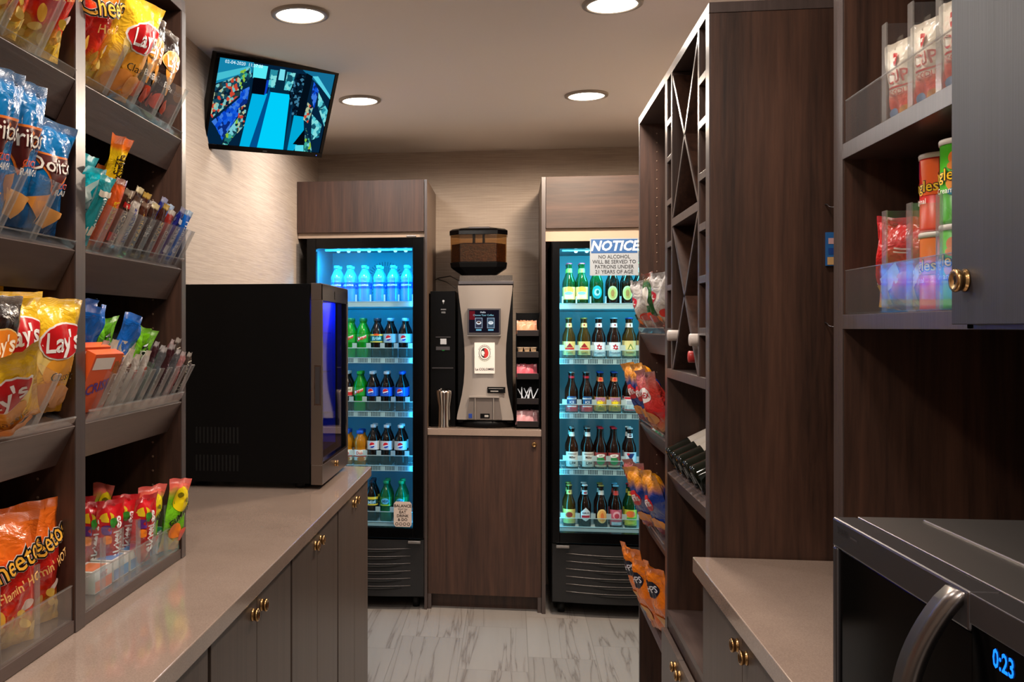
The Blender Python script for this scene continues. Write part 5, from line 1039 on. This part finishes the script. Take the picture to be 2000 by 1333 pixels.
place_wine(w2, 'wine bottle with red capsule in the lower diamond of the lattice', 2.56, 1.375, .445)
# slanted bottle shelf: bottles lie with their bases to the aisle
TW = slant_shelf(wc, 1, XT, 1.034, 2.317, 2.875, .36, fas=.062)
w3 = thing('wine_bottle', '', 'wine bottle', local=True); LQ['dkgreen'] = LQ['winegl']
R = Matrix.Rotation(PI/2, 4, 'Y')
MB().lathe([(0, .018), (.020, .006), (.030, 0), (.0355, .003), (.037, .010), (.037, .19), (.030, .215), (.016, .235), (.0138, .25), (.0145, .30), (0, .30)], LQ['dkgreen'], 28, R, cap=False).build('bottle_body', w3)
b = MB(); n_ = 16; vs = []
for x_ in (.07, .15):
    for i in range(n_+1): a = PI*.15+PI*1.1*i/n_-.1; vs.append((x_, -.0374*math.cos(a), .0374*math.sin(a)))
b.add(vs, [(i, i+1, n_+2+i, n_+1+i) for i in range(n_)], P((214, 204, 190), .5), True); b.build('paper_label', w3)
for i, y in enumerate((2.815, 2.725, 2.635, 2.54, 2.445)):
    p = TW @ Vector((.020, y, .038)); dup(w3, 'dark wine bottle lying base outward, %s from the far end of the slanted shelf' % ORD[i], p, (0, -TH, 0), 'wine bottles on the slanted shelf')
# bottom of the near section
MB().box(XT, XR-.2, 2.317, 2.875, .622, .641, BOARD).build('bottom_board', wc, .0006); MB().box(XT+.002, XT+.02, 2.317, 2.875, .592, .620, WOOD).build('apron', wc)
for a_, b_, yk in ((2.318, 2.594, 2.563), (2.597, 2.874, 2.63)):
    d = MB().box(.425, .440, a_, b_, .06, .590, GREYW).build('door', wc, .001); knob(d, .425, yk, .560, (-1, 0, 0))
MB().box(XT+.004, .83, 2.317, 2.875, .05, .59, WOOD).build('cupboard_box', wc)

# bags in the far section
def snack(nm, c, w, h, decs, seed, amp=.11, th=.062):
    return bag(nm, w, h, th, film(nm+'_film', c, amp=amp, nsc=5, bump=.7), decs, seed, nu=22, nv=28, wr=1.9, ruffle=.012)
mixw = snack('trail_mix_bag', [(0, (150, 60, 40)), (.25, (190, 180, 160)), (.5, (200, 196, 190)), (1, (190, 184, 180))], .14, .17, [(ell(-.015, .10, .03, .02, .3), P((206, 40, 60))), (text('Mix', .030, -.015, .10, .3, .02), P(WHT)), (ell(.03, .05, .014, .014), P((196, 50, 40))), (ell(.0, .035, .016, .012), P((220, 120, 50))), (ell(-.04, .05, .018, .01), P((30, 60, 30)))], 12.1)
mixg = snack('green_snack_bag', [(0, (190, 90, 50)), (.3, (30, 90, 40)), (.85, (24, 90, 44)), (1, (180, 100, 90))], .13, .18, [(ell(0, .04, .03, .018), P((214, 60, 40))), (ell(0, .11, .03, .03), P((230, 226, 214)))], 12.9)
blueb = snack('blue_orange_snack_bag', [(0, (200, 96, 50)), (.25, (20, 60, 150)), (.7, (16, 50, 130)), (.85, (236, 150, 30)), (1, (240, 160, 30))], .15, .21, [(ell(0, .12, .045, .025, .2), P((214, 30, 40))), (text('Ruffles', .030, 0, .12, .2, .02), P(WHT)), (ell(0, .05, .04, .02), P((226, 150, 70)))], 13.3)
redb = snack('red_snack_bag', [(0, (196, 150, 100)), (.3, (190, 30, 36)), (.7, (206, 60, 50)), (1, (180, 120, 110))], .14, .20, [(ell(0, .13, .04, .022), P((240, 235, 230))), (text('CHEX', .024, 0, .13, 0, .02), P((190, 20, 30))), (ell(0, .06, .035, .025), P((206, 140, 80)))], 14.0)
orb = snack('orange_snack_bag', [(0, (214, 150, 110)), (.2, (236, 116, 20)), (1, (240, 128, 22))], .15, .24, [(ell(-.005, .175, .044, .028, .15), P((24, 24, 44))), (text('CHIPS', .028, -.005, .175, .15, .02), P((230, 230, 235))), (ell(0, .07, .04, .03), P((240, 170, 70)))], 14.8, th=.06)
G = 'snack bags in the far section of the wine cabinet'
put(mixw, 'white and red trail mix bag at the edge of the topmost slanted shelf', 1, SA[0], 3.36, .035, -.12, .3, G)
put(mixg, 'green and white snack bag beside the trail mix bag', 1, SA[0], 3.19, .045, -.18, .2, G)
put(mixw, 'white and red trail mix bag closest to the wine rack', 1, SA[0], 3.02, .05, -.15, .25, G)
put(blueb, 'blue bag with yellow top on the second slanted shelf, farthest from the wine rack', 1, SA[1], 3.37, .03, -.10, .3, G)
put(blueb, 'blue bag with yellow top in the middle of the second slanted shelf', 1, SA[1], 3.20, .035, -.12, .2, G)
put(redb, 'red and silver snack bag beside the wine rack, second slanted shelf', 1, SA[1], 3.03, .03, -.10, .2, G)
put(redb, 'red and silver snack bag on the third slanted shelf, farthest from the wine rack', 1, SA[2], 3.37, .03, -.12, .3, G)
put(blueb, 'blue bag leaning out of the third slanted shelf', 1, SA[2], 3.19, .02, -.08, .35, G)
put(blueb, 'blue bag on the third slanted shelf next to the wine shelf', 1, SA[2], 3.02, .04, -.12, .2, G)
put(orb, 'tall orange snack bag leaning out farthest over the lowest slanted shelf', 1, SA[3], 3.34, .03, -.10, .3, G)
put(orb, 'orange snack bag in the middle of the lowest slanted shelf', 1, SA[3], 3.16, .03, -.14, .2, G)
put(orb, 'orange snack bag with black badge nearest the wine section, lowest slanted shelf', 1, SA[3], 3.01, .06, -.12, .25, G)

# ------------------------------------------------------------------ right wall shelf cabinet
XR_ = .62
rc = thing('upper_shelf_cabinet', 'dark walnut upper cabinet above the microwave with open shelves and a lockable door', 'cabinet', (.8, 1.4, .933))
for y0, y1, z0 in ((1.944, 1.967, .933), (1.969, 1.994, .933), (1.415, 1.434, 1.448), (.80, .825, .933)):
    MB().box(XR_+.003, XR-.004, y0, y1, z0, 2.16, WOOD).box(XR_, XR_+.003, y0, y1, z0, 2.16, EDGE).build('side_panel', rc, .0006)
MB().box(XR-.014, XR-.006, .826, 1.943, .933, 2.15, BLACKM).build('back_panel', rc)
MB().box(XR_, XR-.015, .826, 1.943, 1.447, 1.474, EDGE).build('bottom_board', rc, .0006)
MB().box(XR_, XR-.015, 1.435, 1.943, 1.768, 1.797, EDGE).build('shelf', rc, .0006)
MB().box(XR_, XR-.006, .80, 1.994, 2.161, 2.185, EDGE).build('top_panel', rc)
d = MB().box(.600, .6185, 1.06, 1.434, 1.454, 2.155, wood('blue_grey_door', (28, 28, 34), (44, 43, 52), scale=(30, 30, .5), r=.5)).build('door', rc, .001); knob(d, .600, 1.392, 1.513, (-1, 0, 0), s=1.15)
d = MB().box(.600, .6185, .805, 1.057, 1.454, 2.155, GREYW).build('door', rc, .001)
b = MB()
for z in (2.03, 1.93, 1.70, 1.66):
    b.lathe([(.004, 0), (.004, .004), (.002, .004)], mat('pin_hole_sleeve', (130, 104, 84), .4), 10, Matrix.Translation((.80, 1.943, z)) @ Matrix.Rotation(PI/2, 4, 'X'))
b.build('shelf_pin', rc)
tray('clear acrylic tray with tall lip on the upper shelf right of the wine cabinet', 1, XR_, 1.7975, 1.436, 1.942, .30, [1.765, 1.655, 1.55], lip=.080, dh=.172, fl=.020, flat=True, group='acrylic trays in the upper cabinet')
tray('clear acrylic tray with tall lip around the crisp cans', 1, XR_, 1.4745, 1.436, 1.942, .30, [1.765, 1.66, 1.55], lip=.082, dh=.175, fl=.020, flat=True, group='acrylic trays in the upper cabinet')
cup = bag('noodle_pack', .085, .155, .035, film('cream_pack_film', [(0, (226, 90, 40)), (.12, (236, 140, 60)), (.30, (220, 60, 40)), (.40, (216, 90, 60)), (.44, (232, 220, 200)), (.92, (234, 222, 204)), (1, (220, 205, 185))], amp=.02),
          [(rect(-.032, .032, .076, .079), P((200, 40, 40))), (text('CUP', .030, 0, .093, 0, .01, sx=.9), P((205, 40, 40))), (text('NOODLES', .013, 0, .068, 0, .01), P((205, 60, 50))), (ell(0, .124, .011, .011), P((205, 50, 50))), (rect(-.006, .006, .121, .127, .01), P((236, 226, 210))), (ell(-.018, .03, .016, .012), P((110, 150, 190))), (ell(.018, .026, .014, .016), P((240, 160, 50)))], 15.5, nu=10)
cup['category'] = 'noodle pack'
G = 'cream and red packs on the upper shelf'
for i, (x, y, l_) in enumerate(((.70, 1.83, 'standing alone nearest the side panel'), (.70, 1.715, 'between the two clear dividers'), (.70, 1.605, 'foil-topped, right of the tall divider'), (.76, 1.735, 'in the second rank'), (.76, 1.62, 'in the second rank beside the door'), (.70, 1.50, 'partly behind the cabinet door'))):
    flatput(cup, 'cream and red noodle pack, '+l_, x, y, 1.8015+(.0 if i < 6 else 0), .16, .35, 0, 1, G)
def can(nm, c, sub, dec):
    t = thing(nm, '', 'crisp can', local=True); h = .122; r = .0375
    b = MB(); b.lathe([(0, 0), (r-.001, 0), (r+.0008, .003), (r, .006), (r, h), (0, h)], P(c), 36)
    f = lambda x, y, L: Vector(((r+.0004*L)*math.sin(x/r), -(r+.0004*L)*math.cos(x/r), y))
    for k, (s_, m_) in enumerate(dec+[(text('Pringles', .026, 0, .074, .0, .06, mx=.01), P((20, 20, 20))), (text('Pringles', .026, 0, .074, .0, .01, mx=.01), P((250, 200, 30))), (text(sub, .0125, 0, .050, 0, .01, mx=.01), P((245, 240, 235)))]): b.mapped(s_, m_, f, 1+k)
    b.build('tube', t); MB().lathe([(0, .006), (.001, .0062), (r-.002, .0062), (r-.002, 0), (r+.0015, 0), (r+.002, .006), (r+.001, .0085), (r-.003, .0085), (r-.004, .0065), (0, .0064)], mat('can_lid_plastic', (232, 224, 214), .35), 36, Matrix.Translation((0, 0, h-.0005)), cap=False).build('plastic_lid', t)
    t['category'] = 'crisp can'; return t
cr_ = can('crisp_can', (214, 36, 24), 'Original', [(rect(-.02, -.004, .09, .119, .01), P((200, 40, 150))), (poly([(.012, .06), (.04, .06), (.04, .119), (.004, .119)], .01), P((236, 96, 30)))])
cg_ = can('crisp_can', (70, 170, 30), 'Sour Cream', [(ell(.030, .100, .010, .010), P((220, 120, 40))), (ell(.032, .088, .014, .007), P((226, 140, 60))), (ell(.034, .062, .018, .014), P((230, 150, 70))), (ell(.034, .048, .016, .006), P((40, 140, 170)))])
G = 'crisp cans on the lower shelf'
for c_, x, y, k, l_ in ((cr_, .716, 1.735, 1, 'red and orange crisp can, upper one of its stack'), (cr_, .716, 1.735, 0, 'red and orange crisp can, lower one of its stack'), (cg_, .695, 1.605, 1, 'green crisp can, upper one of the stack beside the door'), (cg_, .695, 1.605, 0, 'green crisp can, lower one of the stack beside the door'), (cg_, .80, 1.60, 1, 'green crisp can, upper one of the rear stack'), (cg_, .80, 1.60, 0, 'green crisp can, lower one of the rear stack'), (cr_, .82, 1.735, 0, 'red crisp can standing behind the front red stack')):
    dup(c_, l_, (x, y, 1.4780+.1315*k), (0, 0, -PI*.30-.85+.1*k), G)
rb = snack('red_chip_bag', [(0, (200, 150, 40)), (.25, (190, 26, 28)), (1, (206, 24, 30))], .12, .17, [(poly([(-.045, .05), (.0, .095), (.01, .06), (-.03, .03)]), P((220, 214, 206))), (ell(.02, .05, .025, .03), P((210, 120, 50))), (ell(-.03, .03, .02, .02), P((220, 180, 40))), (rect(.0, .035, .118, .121), P((226, 200, 190))), (rect(.0, .028, .112, .1145), P((226, 200, 190)))], 16.2)
G = 'red bags on the lower shelf'
flatput(rb, 'red chip bag leaning beside the red cans, nearest the side panel', .70, 1.85, 1.479, .20, .5, .15, 1, G)
flatput(rb, 'red chip bag behind the second clear divider', .72, 1.785, 1.479, -.05, .4, -.1, 1, G)
wb_ = snack('white_blue_bag', [(0, (200, 206, 214)), (.4, (70, 90, 150)), (.7, (220, 222, 226)), (1, (230, 230, 232))], .11, .15, [], 17.0)
flatput(wb_, 'white and blue bag half hidden by the cabinet door', .69, 1.49, 1.479, .1, .3, .25, 1, None)

# things on the tall side panel in the niche
b = MB(); b.box(.690, .735, 2.268, 2.276, 1.587, 1.661, P((30, 90, 150), .5)); fn = lambda x, y, L: Vector((x, 2.2678-.0004*L, y))
b.mapped(rect(.694, .730, 1.635, 1.648, 0), P((190, 150, 150), .5), fn); b.mapped(rect(.692, .733, 1.589, 1.606, 0), P((190, 150, 100), .5), fn); b.mapped(rect(.694, .730, 1.612, 1.626, 0), P((20, 60, 130), .5), fn)
tag(b.build('hanging_card'), 'small blue printed card hanging on the dark panel beside the upper cabinet', 'card')
for z, l_ in ((1.457, 'small dark wire hook below the blue card on the dark panel'), (1.72, 'small dark wire hook above the blue card on the dark panel')):
    tag(MB().tube([(.690, 2.2785, z+.004), (.690, 2.262, z+.002), (.692, 2.255, z-.004), (.700, 2.252, z-.006), (.704, 2.25, z)], .0014, DSTEEL, 8).build('wire_hook'), l_, 'hook')

# ------------------------------------------------------------------ microwave
def microwave():
    t = thing('microwave', 'silver microwave with black glass door and curved handle on the right counter', 'microwave', (.62, 1.03, .932))
    T = Matrix.Translation((.401, 1.294, 0)) @ Matrix.Rotation(-PI/2+.0215, 4, 'Z')   # local x along the front, y to the back
    w, d, z0, z1 = .520, .40, .945, 1.212
    b = MB(); b.box(0, w, .030, d, z0, z1-.0005, STEEL, T); b.box(.02, w-.02, .10, d-.05, z1-.0006, z1+.0012, STEEL, T); b.build('body', t, .004)
    b = MB(); fm = DSTEEL; x1 = .352; zt = z1-.001
    b.box(0, x1, 0, .029, zt-.036, zt, fm, T); b.box(0, x1, 0, .029, z0, z0+.03, fm, T); b.box(0, .014, 0, .029, z0+.03, zt-.036, fm, T)
    b.box(.014, x1, .004, .029, z0+.03, zt-.036, mat('oven_glass', (2, 2, 2), .1, spec=.08), T)
    do = b.build('door', t, .0025)
    b = MB(); b.mapped(text('SHARP', .012, .036, zt-.013, 0, .01, mx=0), mat('logo_dark', (30, 28, 30), .4), lambda x, y, L: T @ Vector((x, -.0006, y))); b.mapped(rect(.062, .085, zt-.0145, zt-.0120, 0), mat('logo_dim', (60, 56, 58), .4), lambda x, y, L: T @ Vector((x, -.0006, y))); b.build('door_lettering', do)
    b = MB(); N = 22; vs = []
    for k in range(N+1):
        s = k/N; a = math.sin(PI*s); x = .330-.030*a; y = -.004-.038*a**.75; z = zt-.003-(zt-z0-.006)*s
        for dx, dy in ((-.014, 0), (.014, .002), (.017, .012), (-.010, .010)): vs.append(T @ Vector((x+dx, y+dy, z)))
    fs = [(4*k+j, 4*k+(j+1) % 4, 4*k+4+(j+1) % 4, 4*k+4+j) for k in range(N) for j in range(4)]+[(3, 2, 1, 0), (4*N, 4*N+1, 4*N+2, 4*N+3)]
    b.add(vs, fs, mat('handle_steel', (120, 114, 112), .28, .9), True); b.build('handle', do)
    b = MB(); b.box(x1+.002, w, 0, .029, zt-.028, zt, fm, T); b.box(x1+.002, w-.022, .002, .029, z0, zt-.028, mat('oven_glass', (2, 2, 2), .1, spec=.08), T); b.box(w-.022, w, 0, .029, z0, zt-.028, fm, T)
    fn = lambda x, y, L: T @ Vector((x, .0014, y))
    seg = emit_mat((20, 110, 255), 2.4)
    b.mapped(text('0:23', .023, .409, zt-.046, 0, .02, mx=0, sx=.9), seg, fn)
    for r_ in range(4):
        for c_ in range(3): b.mapped(ell(.400+.03*c_, zt-.105-.026*r_, .003, .003, mx=0), mat('button_print', (90, 90, 96), .4), fn)
    b.build('control_panel', t, .001)
    for x, y in ((.04, .07), (w-.04, .07), (.04, d-.05), (w-.04, d-.05)):
        MB().lathe([(.013, .933), (.015, .9449)], BLACKM, 14, Matrix.Translation(T @ Vector((x, y, 0)))).build('foot', t)
microwave()

for o in bpy.data.objects:
    if '_w' in o: del o['_w']
for k in [r for r in bpy.data.objects if r.type == 'EMPTY' and r.parent is None and not r.get('label')]:
    for c in kids(k): bpy.data.objects.remove(c)
    bpy.data.objects.remove(k)
